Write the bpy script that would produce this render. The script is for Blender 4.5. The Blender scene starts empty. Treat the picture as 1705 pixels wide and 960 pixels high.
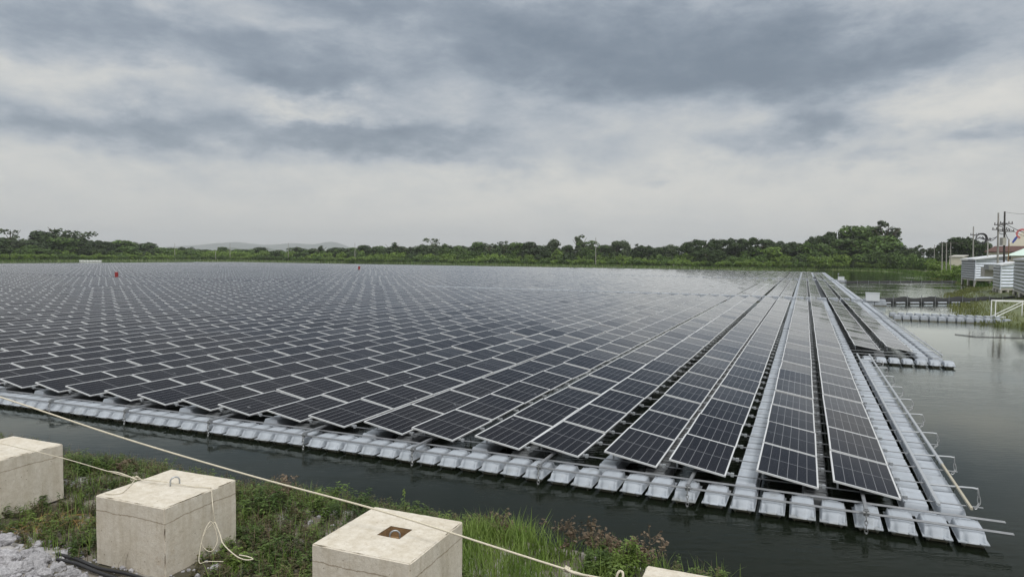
import bpy, bmesh, math, random
from math import sin, cos, pi, radians, sqrt, exp, atan2
from mathutils import Vector, Matrix, noise
random.seed(7)
C = bpy.context.scene.collection
S = bpy.context.scene

# ------------------------------------------------------------------ camera, sky, sun, exposure
FPX, PITCH, ROLL, CAMH = 1150.85, 0.04722, 0.00966, 4.757
cd = bpy.data.cameras.new('camera'); cam = bpy.data.objects.new('camera', cd); C.objects.link(cam)
cd.sensor_width = 36; cd.lens = FPX/1705*36; cd.clip_start = .05; cd.clip_end = 30000
cam.matrix_world = Matrix.Translation((0, 0, CAMH)) @ Matrix.Rotation(pi/2-PITCH, 4, 'X') @ Matrix.Rotation(ROLL, 4, 'Z')
S.camera = cam
SUN_EL, SUN_AZ = radians(52), radians(160)      # azimuth clockwise from +Y (seen from above)
W_ = bpy.data.worlds.new('World'); S.world = W_; W_.use_nodes = True
def build_sky():
    nt = W_.node_tree; N = nt.nodes; L = nt.links; N.clear()
    def m(op, a, b=None, c=None, cl=False):
        n = N.new('ShaderNodeMath'); n.operation = op; n.use_clamp = cl
        for i, v in enumerate((a, b, c)):
            if v is None: continue
            if isinstance(v, (int, float)): n.inputs[i].default_value = v
            else: L.new(v, n.inputs[i])
        return n.outputs[0]
    tc = N.new('ShaderNodeTexCoord'); sp = N.new('ShaderNodeSeparateXYZ'); L.new(tc.outputs['Generated'], sp.inputs[0])
    x, y, z = sp.outputs
    az = m('ARCTAN2', x, y); el = m('ARCSINE', z)
    cmb = N.new('ShaderNodeCombineXYZ')
    L.new(m('MULTIPLY', az, 2.0), cmb.inputs[0]); L.new(m('MULTIPLY', el, 4.4), cmb.inputs[1])
    def noi(scale, det, rough, off, dist=0.):
        n = N.new('ShaderNodeTexNoise'); n.inputs['Scale'].default_value = scale; n.inputs['Detail'].default_value = det
        n.inputs['Roughness'].default_value = rough; n.inputs['Distortion'].default_value = dist
        v = N.new('ShaderNodeVectorMath'); v.operation = 'ADD'; v.inputs[1].default_value = off
        L.new(cmb.outputs[0], v.inputs[0]); L.new(v.outputs[0], n.inputs['Vector']); return n.outputs['Fac']
    n1 = noi(2.2, 6, .56, (3.1, 1.7, 0)); n2 = noi(2.2, 6, .56, (9.1, 5.7, 3)); n3 = noi(2.9, 12, .62, (1.3, 8.8, 5), .25); n4 = noi(8.0, 12, .66, (7.3, 2.8, 1), .35); n5 = noi(5.5, 10, .6, (2.2, 4.1, 7)); n6 = noi(5.5, 10, .6, (6.2, 1.1, 2))
    azd = m('ADD', m('ADD', az, m('MULTIPLY', m('SUBTRACT', n1, .5), .26)), m('MULTIPLY', m('SUBTRACT', n5, .5), .16))
    eld = m('ADD', m('ADD', el, m('MULTIPLY', m('SUBTRACT', n2, .5), .11)), m('MULTIPLY', m('SUBTRACT', n6, .5), .075))
    BL = [  # px, py, rx, ry, amount   (directions of the cloud masses)
        (1010, 95, 440, 74, .70), (1230, 135, 210, 45, .26), (700, 20, 300, 45, .30), (1450, 120, 170, 40, .35),
        (690, 242, 210, 38, .62), (520, 150, 150, 30, .40), (190, 222, 280, 32, .42), (60, 50, 260, 60, .42), (330, 75, 160, 40, .26), (250, 190, 300, 60, .12),
        (1400, 205, 90, 34, .55), (1630, 232, 110, 22, .38), (1430, 275, 70, 17, .34), (1270, 240, 110, 22, .30), (1070, 305, 30, 10, .2),
        (1560, 60, 150, 35, .15), (852, -290, 1100, 230, .30),  # last one: unseen dark cloud added overhead to darken reflections below
        (540, 200, 75, 20, -.36), (1580, 165, 130, 45, -.18), (100, 135, 190, 22, -.16), (330, 145, 120, 18, -.08),
        (880, 320, 380, 42, -.12), (1380, 18, 120, 36, -.22), (500, 55, 90, 16, -.18)]
    tot = None
    for px, py, rx, ry, a in BL:
        a0 = atan2(px-852, FPX); e0 = math.asin((428-py)/sqrt((428-py)**2+(px-852)**2+FPX**2))
        k = cos(a0)**2; kx = FPX/(rx*(1/k)**0)*1.0
        dx = m('MULTIPLY', m('SUBTRACT', azd, a0), FPX/rx/k**.5); dy = m('MULTIPLY', m('SUBTRACT', eld, e0), FPX/ry/cos(a0))
        r2 = m('ADD', m('MULTIPLY', dx, dx), m('MULTIPLY', dy, dy))
        g = m('MULTIPLY', m('EXPONENT', m('MULTIPLY', r2, -1.)), a)
        tot = g if tot is None else m('ADD', tot, g)
    # clouds behind and overhead: only noise
    nn = m('MULTIPLY', m('SUBTRACT', n3, .5), 1.0)
    nn = m('ADD', nn, m('MULTIPLY', m('SUBTRACT', n4, .5), .5))
    fade = m('MULTIPLY', m('SUBTRACT', el, .02), 9., cl=True)
    tot = m('ADD', m('ADD', tot, .17), m('MULTIPLY', nn, m('ADD', m('MULTIPLY', fade, .36), .44)), cl=True)
    # soften to an even veil near the horizon
    tot = m('MULTIPLY', tot, m('ADD', m('MULTIPLY', fade, .45), .55))
    cr = N.new('ShaderNodeValToRGB'); L.new(tot, cr.inputs[0]); r = cr.color_ramp; r.interpolation = 'B_SPLINE'
    r.elements[0].position = 0; r.elements[0].color = (.575, .562, .525, 1)
    r.elements[1].position = 1; r.elements[1].color = (.115, .148, .190, 1)
    for p_, c_ in ((.2, (.445, .456, .455)), (.42, (.33, .362, .402)), (.66, (.212, .250, .298))):
        e = r.elements.new(p_); e.color = (*c_, 1)
    sky = N.new('ShaderNodeTexSky'); sky.sky_type = 'NISHITA'; sky.sun_disc = False
    sky.sun_elevation = SUN_EL; sky.sun_rotation = SUN_AZ; sky.dust_density = 3; sky.air_density = 1.2
    ov = m('MULTIPLY', m('SUBTRACT', el, .72), 2.4, cl=True)          # sky above the view brightened to add light from overhead
    gain = m('ADD', 1., m('MULTIPLY', ov, 2.0))
    gain = m('MULTIPLY', gain, 10.)
    mul = N.new('ShaderNodeVectorMath'); mul.operation = 'SCALE'; L.new(cr.outputs[0], mul.inputs[0]); L.new(gain, mul.inputs['Scale'])
    mx = N.new('ShaderNodeMix'); mx.data_type = 'RGBA'; mx.inputs['Factor'].default_value = .94
    L.new(sky.outputs[0], mx.inputs['A']); L.new(mul.outputs[0], mx.inputs['B'])
    bg = N.new('ShaderNodeBackground'); bg.inputs['Strength'].default_value = .1; L.new(mx.outputs['Result'], bg.inputs[0])
    o = N.new('ShaderNodeOutputWorld'); L.new(bg.outputs[0], o.inputs[0])
    W_.cycles.sampling_method = 'MANUAL'; W_.cycles.sample_map_resolution = 512
build_sky()
sd = bpy.data.lights.new('sun', 'SUN'); sd.energy = 1.5; sd.angle = radians(14); sd.color = (1, .975, .935)
sun = bpy.data.objects.new('sun', sd); C.objects.link(sun)
dsun = Vector((sin(SUN_AZ)*cos(SUN_EL), cos(SUN_AZ)*cos(SUN_EL), sin(SUN_EL)))
sun.rotation_euler = dsun.to_track_quat('Z', 'Y').to_euler()
vs = S.view_settings; vs.view_transform = 'Standard'; vs.look = 'None'; vs.exposure = 0.40; vs.gamma = 1; vs.use_curve_mapping = False
S.cycles.max_bounces = 6; S.cycles.diffuse_bounces = 2; S.cycles.glossy_bounces = 3; S.cycles.volume_bounces = 0
S.cycles.use_denoising = True

# ------------------------------------------------------------------ helpers
def ray(px, py, z=None, dist=None):
    """world point seen in direction px,py of the survey photo: at height z or at forward distance dist"""
    cx, cy = px-852.5, py-480
    cr, sr = cos(ROLL), sin(ROLL)
    a = cx*cr+cy*sr; b = -cx*sr+cy*cr
    c, s = cos(PITCH), sin(PITCH); up = -b/FPX
    Y = c+up*s; Z = -s+up*c
    t = (z-CAMH)/Z if z is not None else dist/Y
    return Vector((a/FPX*t, Y*t, CAMH+Z*t))
def proj(p):
    z = p[2]-CAMH; c, s = cos(PITCH), sin(PITCH)
    d = p[1]*c-z*s
    if d < .1: return None
    up = p[1]*s+z*c; x = p[0]/d*FPX; y = -up/d*FPX; cr, sr = cos(ROLL), sin(ROLL)
    return 852.5+x*cr-y*sr, 480+x*sr+y*cr, d
class MB:
    def __init__(s): s.v = []; s.f = []; s.m = []; s.uv = []
    def add(s, vs, fs, mi=0, uvs=None):
        o = len(s.v); s.v += [tuple(p) for p in vs]
        for i, f in enumerate(fs):
            s.f.append([o+k for k in f]); s.m.append(mi); s.uv.append(uvs[i] if uvs else None)
    def box(s, x0, x1, y0, y1, z0, z1, mi=0, M=None):
        vs = [(x, y, z) for z in (z0, z1) for y in (y0, y1) for x in (x0, x1)]
        if M is not None: vs = [M @ Vector(p) for p in vs]
        s.add(vs, [(0, 2, 3, 1), (4, 5, 7, 6), (0, 1, 5, 4), (2, 6, 7, 3), (0, 4, 6, 2), (1, 3, 7, 5)], mi)
    def bar(s, a, b, w, h=None, mi=0):
        a, b = Vector(a), Vector(b); d = b-a; Lh = d.length
        q = d.to_track_quat('Y', 'Z').to_matrix().to_4x4(); h = h or w
        s.box(-w/2, w/2, 0, Lh, -h/2, h/2, mi, Matrix.Translation(a) @ q)
    def tube(s, pts, r, n=6, mi=0, caps=True, taper=None):
        pts = [Vector(p) for p in pts]; vs = []; fs = []; k = len(pts)
        d0 = (pts[1]-pts[0]).normalized(); ref = Vector((0, 0, 1)) if abs(d0.z) < .9 else Vector((1, 0, 0))
        for i, p in enumerate(pts):
            d = (pts[min(i+1, k-1)]-pts[max(i-1, 0)]).normalized()
            sd_ = d.cross(ref)
            if sd_.length < 1e-4: sd_ = d.cross(Vector((0, 1, 0)))
            sd_.normalize(); up = sd_.cross(d)
            rr = r if taper is None else r*(1+(taper-1)*i/(k-1))
            for j in range(n):
                t = 2*pi*j/n; vs.append(p+sd_*cos(t)*rr+up*sin(t)*rr)
        for i in range(k-1):
            for j in range(n):
                a = i*n+j; b = i*n+(j+1) % n; fs.append((a, b, b+n, a+n))
        if caps: fs.append(tuple(range(n-1, -1, -1))); fs.append(tuple(range((k-1)*n, k*n)))
        s.add(vs, fs, mi)
    def mesh(s, name, mats, smooth=False):
        me = bpy.data.meshes.new(name); me.from_pydata(s.v, [], s.f)
        for mt in (mats if isinstance(mats, (list, tuple)) else [mats]): me.materials.append(mt)
        me.polygons.foreach_set('material_index', s.m)
        if any(u is not None for u in s.uv):
            ul = me.uv_layers.new(name='UVMap'); li = 0; fl = [0.]*(2*len(me.loops))
            for f, u in zip(s.f, s.uv):
                for k in range(len(f)):
                    if u: fl[2*li], fl[2*li+1] = u[k]
                    li += 1
            ul.data.foreach_set('uv', fl)
        if smooth: me.polygons.foreach_set('use_smooth', [True]*len(me.polygons))
        me.update(); return me
    def build(s, name, mats, parent=None, smooth=False):
        return link(name, s.mesh(name, mats, smooth), parent)
def link(name, me, parent=None):
    o = bpy.data.objects.new(name, me); C.objects.link(o)
    if parent: o.parent = parent
    return o
def tag(o, label=None, cat=None, group=None, kind=None):
    if label: o['label'] = label
    if cat: o['category'] = cat
    if group: o['group'] = group
    if kind: o['kind'] = kind
    return o
def empty(name, loc, rz=0., label=None, cat=None, group=None):
    o = bpy.data.objects.new(name, None); C.objects.link(o); o.location = loc; o.rotation_euler = (0, 0, rz)
    o.empty_display_size = .2
    return tag(o, label, cat, group)
def copy_tree(o, parent=None):
    c = o.copy(); C.objects.link(c); c.parent = parent
    for ch in list(o.children): copy_tree(ch, c)
    return c
ONES = 'zeroth first second third fourth fifth sixth seventh eighth ninth tenth eleventh twelfth thirteenth fourteenth fifteenth sixteenth seventeenth eighteenth nineteenth'.split()
def ordn(n):
    if n == 100: return 'hundredth'
    if n > 100: return 'hundred and '+ordn(n-100)
    if n < 20: return ONES[n]
    t = {2: 'twent', 3: 'thirt', 4: 'fort', 5: 'fift', 6: 'sixt', 7: 'sevent', 8: 'eight', 9: 'ninet'}[n//10]
    return t+'ieth' if n % 10 == 0 else t+'y-'+ONES[n % 10]

# ------------------------------------------------------------------ materials
def mat(name, col, rough=.6, metal=0., ior=1.45, spec=.5, var=0., vscale=3., bump=0., bscale=30., objvar=0., coords='Object'):
    mt = bpy.data.materials.new(name); mt.use_nodes = True; nt = mt.node_tree; N = nt.nodes; L = nt.links
    b = N['Principled BSDF']; b.inputs['Base Color'].default_value = (*col, 1); b.inputs['Roughness'].default_value = rough
    b.inputs['Metallic'].default_value = metal; b.inputs['IOR'].default_value = ior; b.inputs['Specular IOR Level'].default_value = spec
    tc = N.new('ShaderNodeTexCoord')
    src = None
    if var or objvar:
        hsv = N.new('ShaderNodeHueSaturation'); hsv.inputs['Color'].default_value = (*col, 1)
        val = None
        if var:
            n = N.new('ShaderNodeTexNoise'); n.inputs['Scale'].default_value = vscale; n.inputs['Detail'].default_value = 6; n.inputs['Roughness'].default_value = .65
            L.new(tc.outputs[coords], n.inputs['Vector'])
            mr = N.new('ShaderNodeMapRange'); mr.inputs['From Min'].default_value = .3; mr.inputs['From Max'].default_value = .7
            mr.inputs['To Min'].default_value = 1-var; mr.inputs['To Max'].default_value = 1+var; L.new(n.outputs['Fac'], mr.inputs[0]); val = mr.outputs[0]
        if objvar:
            oi = N.new('ShaderNodeObjectInfo'); mr2 = N.new('ShaderNodeMapRange'); mr2.inputs['To Min'].default_value = 1-objvar; mr2.inputs['To Max'].default_value = 1+objvar
            L.new(oi.outputs['Random'], mr2.inputs[0])
            if val:
                mm = N.new('ShaderNodeMath'); mm.operation = 'MULTIPLY'; L.new(val, mm.inputs[0]); L.new(mr2.outputs[0], mm.inputs[1]); val = mm.outputs[0]
            else: val = mr2.outputs[0]
        L.new(val, hsv.inputs['Value']); L.new(hsv.outputs[0], b.inputs['Base Color'])
    if bump:
        n = N.new('ShaderNodeTexNoise'); n.inputs['Scale'].default_value = bscale; n.inputs['Detail'].default_value = 5
        L.new(tc.outputs[coords], n.inputs['Vector'])
        bp = N.new('ShaderNodeBump'); bp.inputs['Strength'].default_value = bump; bp.inputs['Distance'].default_value = .02
        L.new(n.outputs['Fac'], bp.inputs['Height']); L.new(bp.outputs[0], b.inputs['Normal'])
    return mt
def waterline(mt, z0, z1, col):
    # algae and silt left on the lowest part of a float
    nt = mt.node_tree; N = nt.nodes; L = nt.links; b = N['Principled BSDF']; src = b.inputs['Base Color'].links[0].from_socket
    g = N.new('ShaderNodeNewGeometry'); sp = N.new('ShaderNodeSeparateXYZ'); L.new(g.outputs['Position'], sp.inputs[0])
    n = N.new('ShaderNodeTexNoise'); n.inputs['Scale'].default_value = 5; n.inputs['Detail'].default_value = 6; L.new(g.outputs['Position'], n.inputs['Vector'])
    a = N.new('ShaderNodeMath'); a.operation = 'MULTIPLY_ADD'; L.new(n.outputs['Fac'], a.inputs[0]); a.inputs[1].default_value = -.10; L.new(sp.outputs[2], a.inputs[2])
    mr = N.new('ShaderNodeMapRange'); mr.inputs['From Min'].default_value = z0; mr.inputs['From Max'].default_value = z1; mr.inputs['To Min'].default_value = 1; mr.inputs['To Max'].default_value = 0; L.new(a.outputs[0], mr.inputs[0])
    n2 = N.new('ShaderNodeTexNoise'); n2.inputs['Scale'].default_value = 2.2; n2.inputs['Detail'].default_value = 9; n2.inputs['Roughness'].default_value = .7; L.new(g.outputs['Position'], n2.inputs['Vector'])
    mr2 = N.new('ShaderNodeMapRange'); mr2.inputs['From Min'].default_value = .56; mr2.inputs['From Max'].default_value = .72; mr2.inputs['To Max'].default_value = .5; L.new(n2.outputs['Fac'], mr2.inputs[0])
    mxm = N.new('ShaderNodeMath'); mxm.operation = 'MAXIMUM'; L.new(mr.outputs[0], mxm.inputs[0]); L.new(mr2.outputs[0], mxm.inputs[1])
    mx = N.new('ShaderNodeMix'); mx.data_type = 'RGBA'; L.new(mxm.outputs[0], mx.inputs['Factor']); L.new(src, mx.inputs['A']); mx.inputs['B'].default_value = (*col, 1); L.new(mx.outputs['Result'], b.inputs['Base Color'])
def glass_mat():
    mt = bpy.data.materials.new('photovoltaic_glass'); mt.use_nodes = True; nt = mt.node_tree; N = nt.nodes; L = nt.links
    b = N['Principled BSDF']; b.inputs['Roughness'].default_value = .13; b.inputs['IOR'].default_value = 1.31
    uv = N.new('ShaderNodeUVMap'); uv.uv_map = 'UVMap'; sp = N.new('ShaderNodeSeparateXYZ'); L.new(uv.outputs[0], sp.inputs[0])
    def m(op, a, b_=None, cl=False):
        n = N.new('ShaderNodeMath'); n.operation = op; n.use_clamp = cl
        for i, v in enumerate((a, b_)):
            if v is None: continue
            if isinstance(v, (int, float)): n.inputs[i].default_value = v
            else: L.new(v, n.inputs[i])
        return n.outputs[0]
    def lines(src, n, w):      # 1 on lines at multiples of 1/n, width w in uv units
        t = m('MULTIPLY', src, float(n)); fr = m('ABSOLUTE', m('SUBTRACT', t, m('ROUND', t)))
        return m('LESS_THAN', fr, w*n/2)
    a = lines(sp.outputs[0], 6, .0085)
    c = m('LESS_THAN', m('ABSOLUTE', m('SUBTRACT', sp.outputs[1], .5)), .0045)
    fine = m('MULTIPLY', lines(sp.outputs[1], 24, .0016), .35)
    ln = m('MAXIMUM', m('MAXIMUM', a, c), fine)
    geo = N.new('ShaderNodeNewGeometry'); n = N.new('ShaderNodeTexNoise'); n.inputs['Scale'].default_value = .35; n.inputs['Detail'].default_value = 4
    L.new(geo.outputs['Position'], n.inputs['Vector'])
    base = N.new('ShaderNodeMix'); base.data_type = 'RGBA'; base.inputs['A'].default_value = (.004, .0045, .009, 1); base.inputs['B'].default_value = (.009, .0092, .012, 1)
    oi = N.new('ShaderNodeObjectInfo'); isl = m('FRACT', m('ADD', geo.outputs['Random Per Island'], oi.outputs['Random']))
    L.new(m('ADD', m('MULTIPLY', m('SUBTRACT', n.outputs['Fac'], .35), 1.2), m('MULTIPLY', isl, .7), True), base.inputs['Factor'])
    vo = N.new('ShaderNodeTexVoronoi'); vo.inputs['Scale'].default_value = 1.3; L.new(geo.outputs['Position'], vo.inputs['Vector'])
    drop = m('MULTIPLY', m('LESS_THAN', vo.outputs['Distance'], .055), m('GREATER_THAN', n.outputs['Fac'], .52))
    ln = m('MAXIMUM', ln, m('MULTIPLY', drop, .8))
    mx = N.new('ShaderNodeMix'); mx.data_type = 'RGBA'; mx.inputs['B'].default_value = (.17, .175, .185, 1)
    L.new(ln, mx.inputs['Factor']); L.new(base.outputs['Result'], mx.inputs['A']); L.new(mx.outputs['Result'], b.inputs['Base Color'])
    fac = N.new('ShaderNodeLayerWeight'); fac.inputs['Blend'].default_value = .5
    gl = N.new('ShaderNodeBsdfGlossy'); gl.inputs['Color'].default_value = (.97, .98, 1, 1)
    b.inputs['Specular IOR Level'].default_value = 0.; ms = N.new('ShaderNodeMixShader')
    L.new(m('ADD', m('MULTIPLY', m('POWER', fac.outputs['Facing'], 9.0), 1.45), .008, True), ms.inputs[0]); L.new(b.outputs[0], ms.inputs[1]); L.new(gl.outputs[0], ms.inputs[2]); L.new(ms.outputs[0], N['Material Output'].inputs['Surface'])
    # dust film makes the glass slightly uneven
    n2 = N.new('ShaderNodeTexNoise'); n2.inputs['Scale'].default_value = 4; n2.inputs['Detail'].default_value = 6; L.new(geo.outputs['Position'], n2.inputs['Vector'])
    mr = N.new('ShaderNodeMapRange'); mr.inputs['To Min'].default_value = .05; mr.inputs['To Max'].default_value = .14; L.new(n2.outputs['Fac'], mr.inputs[0]); L.new(mr.outputs[0], gl.inputs['Roughness'])
    return mt
def water_mat():
    mt = bpy.data.materials.new('lake_water'); mt.use_nodes = True; nt = mt.node_tree; N = nt.nodes; L = nt.links
    b = N['Principled BSDF']; b.inputs['Base Color'].default_value = (.0055, .0078, .0045, 1); b.inputs['Roughness'].default_value = .03; b.inputs['IOR'].default_value = 1.333
    g = N.new('ShaderNodeNewGeometry')
    def noi(scale, sx, sy, rot, det):
        mp = N.new('ShaderNodeMapping'); mp.inputs['Scale'].default_value = (sx, sy, 1); mp.inputs['Rotation'].default_value = (0, 0, rot)
        L.new(g.outputs['Position'], mp.inputs['Vector']); n = N.new('ShaderNodeTexNoise'); n.inputs['Scale'].default_value = scale; n.inputs['Detail'].default_value = det
        L.new(mp.outputs[0], n.inputs['Vector']); return n.outputs['Fac']
    a = noi(5.0, .55, 1.6, .25, 3); c = noi(1.1, .6, 1.2, -.3, 2); patch = noi(.09, 1, 1, 0, 2)
    mr = N.new('ShaderNodeMapRange'); mr.inputs['From Min'].default_value = .42; mr.inputs['From Max'].default_value = .62; mr.inputs['To Min'].default_value = .15; mr.inputs['To Max'].default_value = 1.
    L.new(patch, mr.inputs[0])
    ad = N.new('ShaderNodeMath'); ad.operation = 'MULTIPLY_ADD'; L.new(c, ad.inputs[0]); ad.inputs[1].default_value = 1.2; L.new(a, ad.inputs[2])
    mu = N.new('ShaderNodeMath'); mu.operation = 'MULTIPLY'; L.new(ad.outputs[0], mu.inputs[0]); L.new(mr.outputs[0], mu.inputs[1])
    bp = N.new('ShaderNodeBump'); bp.inputs['Strength'].default_value = .42; bp.inputs['Distance'].default_value = .03
    L.new(mu.outputs[0], bp.inputs['Height']); L.new(bp.outputs[0], b.inputs['Normal'])
    b.inputs['Specular IOR Level'].default_value = 0.; gl = N.new('ShaderNodeBsdfGlossy'); gl.inputs['Roughness'].default_value = .03; gl.inputs['Color'].default_value = (.97, 1, .955, 1); L.new(bp.outputs[0], gl.inputs['Normal'])
    fac = N.new('ShaderNodeLayerWeight'); fac.inputs['Blend'].default_value = .5; L.new(bp.outputs[0], fac.inputs['Normal'])
    pw = N.new('ShaderNodeMath'); pw.operation = 'POWER'; L.new(fac.outputs['Facing'], pw.inputs[0]); pw.inputs[1].default_value = 8.0
    ad2 = N.new('ShaderNodeMath'); ad2.operation = 'MULTIPLY_ADD'; ad2.use_clamp = True; L.new(pw.outputs[0], ad2.inputs[0]); ad2.inputs[1].default_value = 1.7; ad2.inputs[2].default_value = .012
    ms = N.new('ShaderNodeMixShader'); L.new(ad2.outputs[0], ms.inputs[0]); L.new(b.outputs[0], ms.inputs[1]); L.new(gl.outputs[0], ms.inputs[2]); L.new(ms.outputs[0], N['Material Output'].inputs['Surface'])
    return mt
def leaf_mat(name, c1, c2, rough=.55, trans=.25, scale=.6, objv=.18):
    mt = bpy.data.materials.new(name); mt.use_nodes = True; nt = mt.node_tree; N = nt.nodes; L = nt.links
    b = N['Principled BSDF']; b.inputs['Roughness'].default_value = rough; b.inputs['Specular IOR Level'].default_value = .3
    g = N.new('ShaderNodeNewGeometry'); n = N.new('ShaderNodeTexNoise'); n.inputs['Scale'].default_value = scale; n.inputs['Detail'].default_value = 4
    L.new(g.outputs['Position'], n.inputs['Vector'])
    mr = N.new('ShaderNodeMapRange'); mr.inputs['From Min'].default_value = .3; mr.inputs['From Max'].default_value = .7; L.new(n.outputs['Fac'], mr.inputs[0])
    mx = N.new('ShaderNodeMix'); mx.data_type = 'RGBA'; mx.inputs['A'].default_value = (*c1, 1); mx.inputs['B'].default_value = (*c2, 1); L.new(mr.outputs[0], mx.inputs['Factor'])
    oi = N.new('ShaderNodeObjectInfo'); mr2 = N.new('ShaderNodeMapRange'); mr2.inputs['To Min'].default_value = 1-objv; mr2.inputs['To Max'].default_value = 1+objv; L.new(oi.outputs['Random'], mr2.inputs[0])
    mr3 = N.new('ShaderNodeMapRange'); mr3.inputs['To Min'].default_value = .7; mr3.inputs['To Max'].default_value = 1.35; L.new(g.outputs['Random Per Island'], mr3.inputs[0])
    mm = N.new('ShaderNodeMath'); mm.operation = 'MULTIPLY'; L.new(mr2.outputs[0], mm.inputs[0]); L.new(mr3.outputs[0], mm.inputs[1])
    hs = N.new('ShaderNodeHueSaturation'); L.new(mx.outputs['Result'], hs.inputs['Color']); L.new(mm.outputs[0], hs.inputs['Value'])
    L.new(hs.outputs[0], b.inputs['Base Color'])
    tr = N.new('ShaderNodeBsdfTranslucent'); L.new(hs.outputs[0], tr.inputs[0]); ms = N.new('ShaderNodeMixShader'); ms.inputs[0].default_value = trans
    L.new(b.outputs[0], ms.inputs[1]); L.new(tr.outputs[0], ms.inputs[2]); L.new(ms.outputs[0], N['Material Output'].inputs['Surface'])
    return mt
def concrete_mat():
    mt = bpy.data.materials.new('cast_concrete'); mt.use_nodes = True; nt = mt.node_tree; N = nt.nodes; L = nt.links
    b = N['Principled BSDF']; b.inputs['Roughness'].default_value = .88; b.inputs['Specular IOR Level'].default_value = .2
    tc = N.new('ShaderNodeTexCoord'); oi = N.new('ShaderNodeObjectInfo')
    ad = N.new('ShaderNodeVectorMath'); ad.operation = 'ADD'; L.new(tc.outputs['Object'], ad.inputs[0])
    sc = N.new('ShaderNodeVectorMath'); sc.operation = 'SCALE'; L.new(oi.outputs['Location'], sc.inputs[0]); sc.inputs['Scale'].default_value = 3.7; L.new(sc.outputs[0], ad.inputs[1])
    def noi(s, d, vec=None, r=.6):
        n = N.new('ShaderNodeTexNoise'); n.inputs['Scale'].default_value = s; n.inputs['Detail'].default_value = d; n.inputs['Roughness'].default_value = r
        L.new(vec or ad.outputs[0], n.inputs['Vector']); return n.outputs['Fac']
    def ramp(f, a, b_, ca, cb):
        r = N.new('ShaderNodeValToRGB'); L.new(f, r.inputs[0]); r.color_ramp.elements[0].position = a; r.color_ramp.elements[1].position = b_
        r.color_ramp.elements[0].color = (*ca, 1); r.color_ramp.elements[1].color = (*cb, 1); return r.outputs[0]
    def mul(a, b_, f=1.):
        x = N.new('ShaderNodeMix'); x.data_type = 'RGBA'; x.blend_type = 'MULTIPLY'; x.inputs['Factor'].default_value = f
        L.new(a, x.inputs['A']); L.new(b_, x.inputs['B']); return x.outputs['Result']
    col = ramp(noi(1.6, 8, r=.7), .32, .7, (.56, .515, .435), (.645, .61, .545))
    col = mul(col, ramp(noi(14, 8, r=.75), .35, .62, (.84, .82, .79), (1, 1, 1)))
    mp = N.new('ShaderNodeMapping'); mp.inputs['Scale'].default_value = (7, 7, .7); L.new(ad.outputs[0], mp.inputs[0])
    col = mul(col, ramp(noi(1.2, 5, mp.outputs[0]), .36, .55, (.86, .84, .80), (1, 1, 1)), .8)
    # air holes and specks
    vo = N.new('ShaderNodeTexVoronoi'); vo.inputs['Scale'].default_value = 26; L.new(ad.outputs[0], vo.inputs['Vector'])
    col = mul(col, ramp(vo.outputs['Distance'], .06, .13, (.45, .42, .38), (1, 1, 1)), .7)
    vo2 = N.new('ShaderNodeTexVoronoi'); vo2.inputs['Scale'].default_value = 9; L.new(ad.outputs[0], vo2.inputs['Vector'])
    col = mul(col, ramp(vo2.outputs['Distance'], .05, .10, (.40, .36, .31), (1, 1, 1)), .8)
    mp2 = N.new('ShaderNodeMapping'); mp2.inputs['Scale'].default_value = (14, 14, .8); L.new(ad.outputs[0], mp2.inputs[0])
    col = mul(col, ramp(noi(1.0, 6, mp2.outputs[0], .7), .62, .72, (1, 1, 1), (.66, .56, .44)), .6)
    # rusty damp stains, ragged pour joint
    col = mul(col, ramp(noi(2.3, 7, r=.75), .60, .74, (1, 1, 1), (.74, .64, .52)), .8)
    sp = N.new('ShaderNodeSeparateXYZ'); L.new(tc.outputs['Object'], sp.inputs[0])
    w = N.new('ShaderNodeMath'); w.operation = 'MULTIPLY_ADD'; L.new(noi(2.2, 6, r=.7), w.inputs[0]); w.inputs[1].default_value = .10; L.new(sp.outputs[2], w.inputs[2])
    d = N.new('ShaderNodeMath'); d.operation = 'SUBTRACT'; L.new(w.outputs[0], d.inputs[0]); d.inputs[1].default_value = .80
    ab = N.new('ShaderNodeMath'); ab.operation = 'ABSOLUTE'; L.new(d.outputs[0], ab.inputs[0])
    col = mul(col, ramp(ab.outputs[0], .003, .010, (.50, .45, .39), (1, 1, 1)), .85)
    tp = N.new('ShaderNodeMapRange'); tp.inputs['From Min'].default_value = .0; tp.inputs['From Max'].default_value = .22; tp.inputs['To Min'].default_value = .72; tp.inputs['To Max'].default_value = 1.; L.new(w.outputs[0], tp.inputs[0])
    L.new(col, b.inputs['Base Color'])
    bp = N.new('ShaderNodeBump'); bp.inputs['Strength'].default_value = .5; bp.inputs['Distance'].default_value = .012; L.new(noi(30, 8, r=.7), bp.inputs['Height']); L.new(bp.outputs[0], b.inputs['Normal'])
    return mt
M_glass = glass_mat(); M_water = water_mat(); M_conc = concrete_mat()
M_frame = mat('panel_frame_aluminium', (.60, .61, .62), .45, .3)
M_galv = mat('galvanised_steel', (.24, .25, .265), .45, .5, var=.15, vscale=8)
M_alu = mat('anodised_aluminium', (.42, .44, .46), .38, .5)
M_float = mat('grey_float_plastic', (.315, .345, .385), .6, var=.14, vscale=3.5, bump=.12, bscale=50, objvar=.06)
waterline(M_float, -.02, .06, (.12, .115, .085))
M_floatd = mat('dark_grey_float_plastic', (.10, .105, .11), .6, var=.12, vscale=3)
M_black = mat('black_plastic', (.02, .02, .022), .5)
M_net = mat('black_net_fabric', (.018, .019, .02), .85, bump=.4, bscale=4)
M_rope = mat('cream_rope', (.60, .55, .44), .9, var=.12, vscale=40, bump=.5, bscale=120)
M_white = mat('white_paint', (.75, .76, .76), .5)
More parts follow.
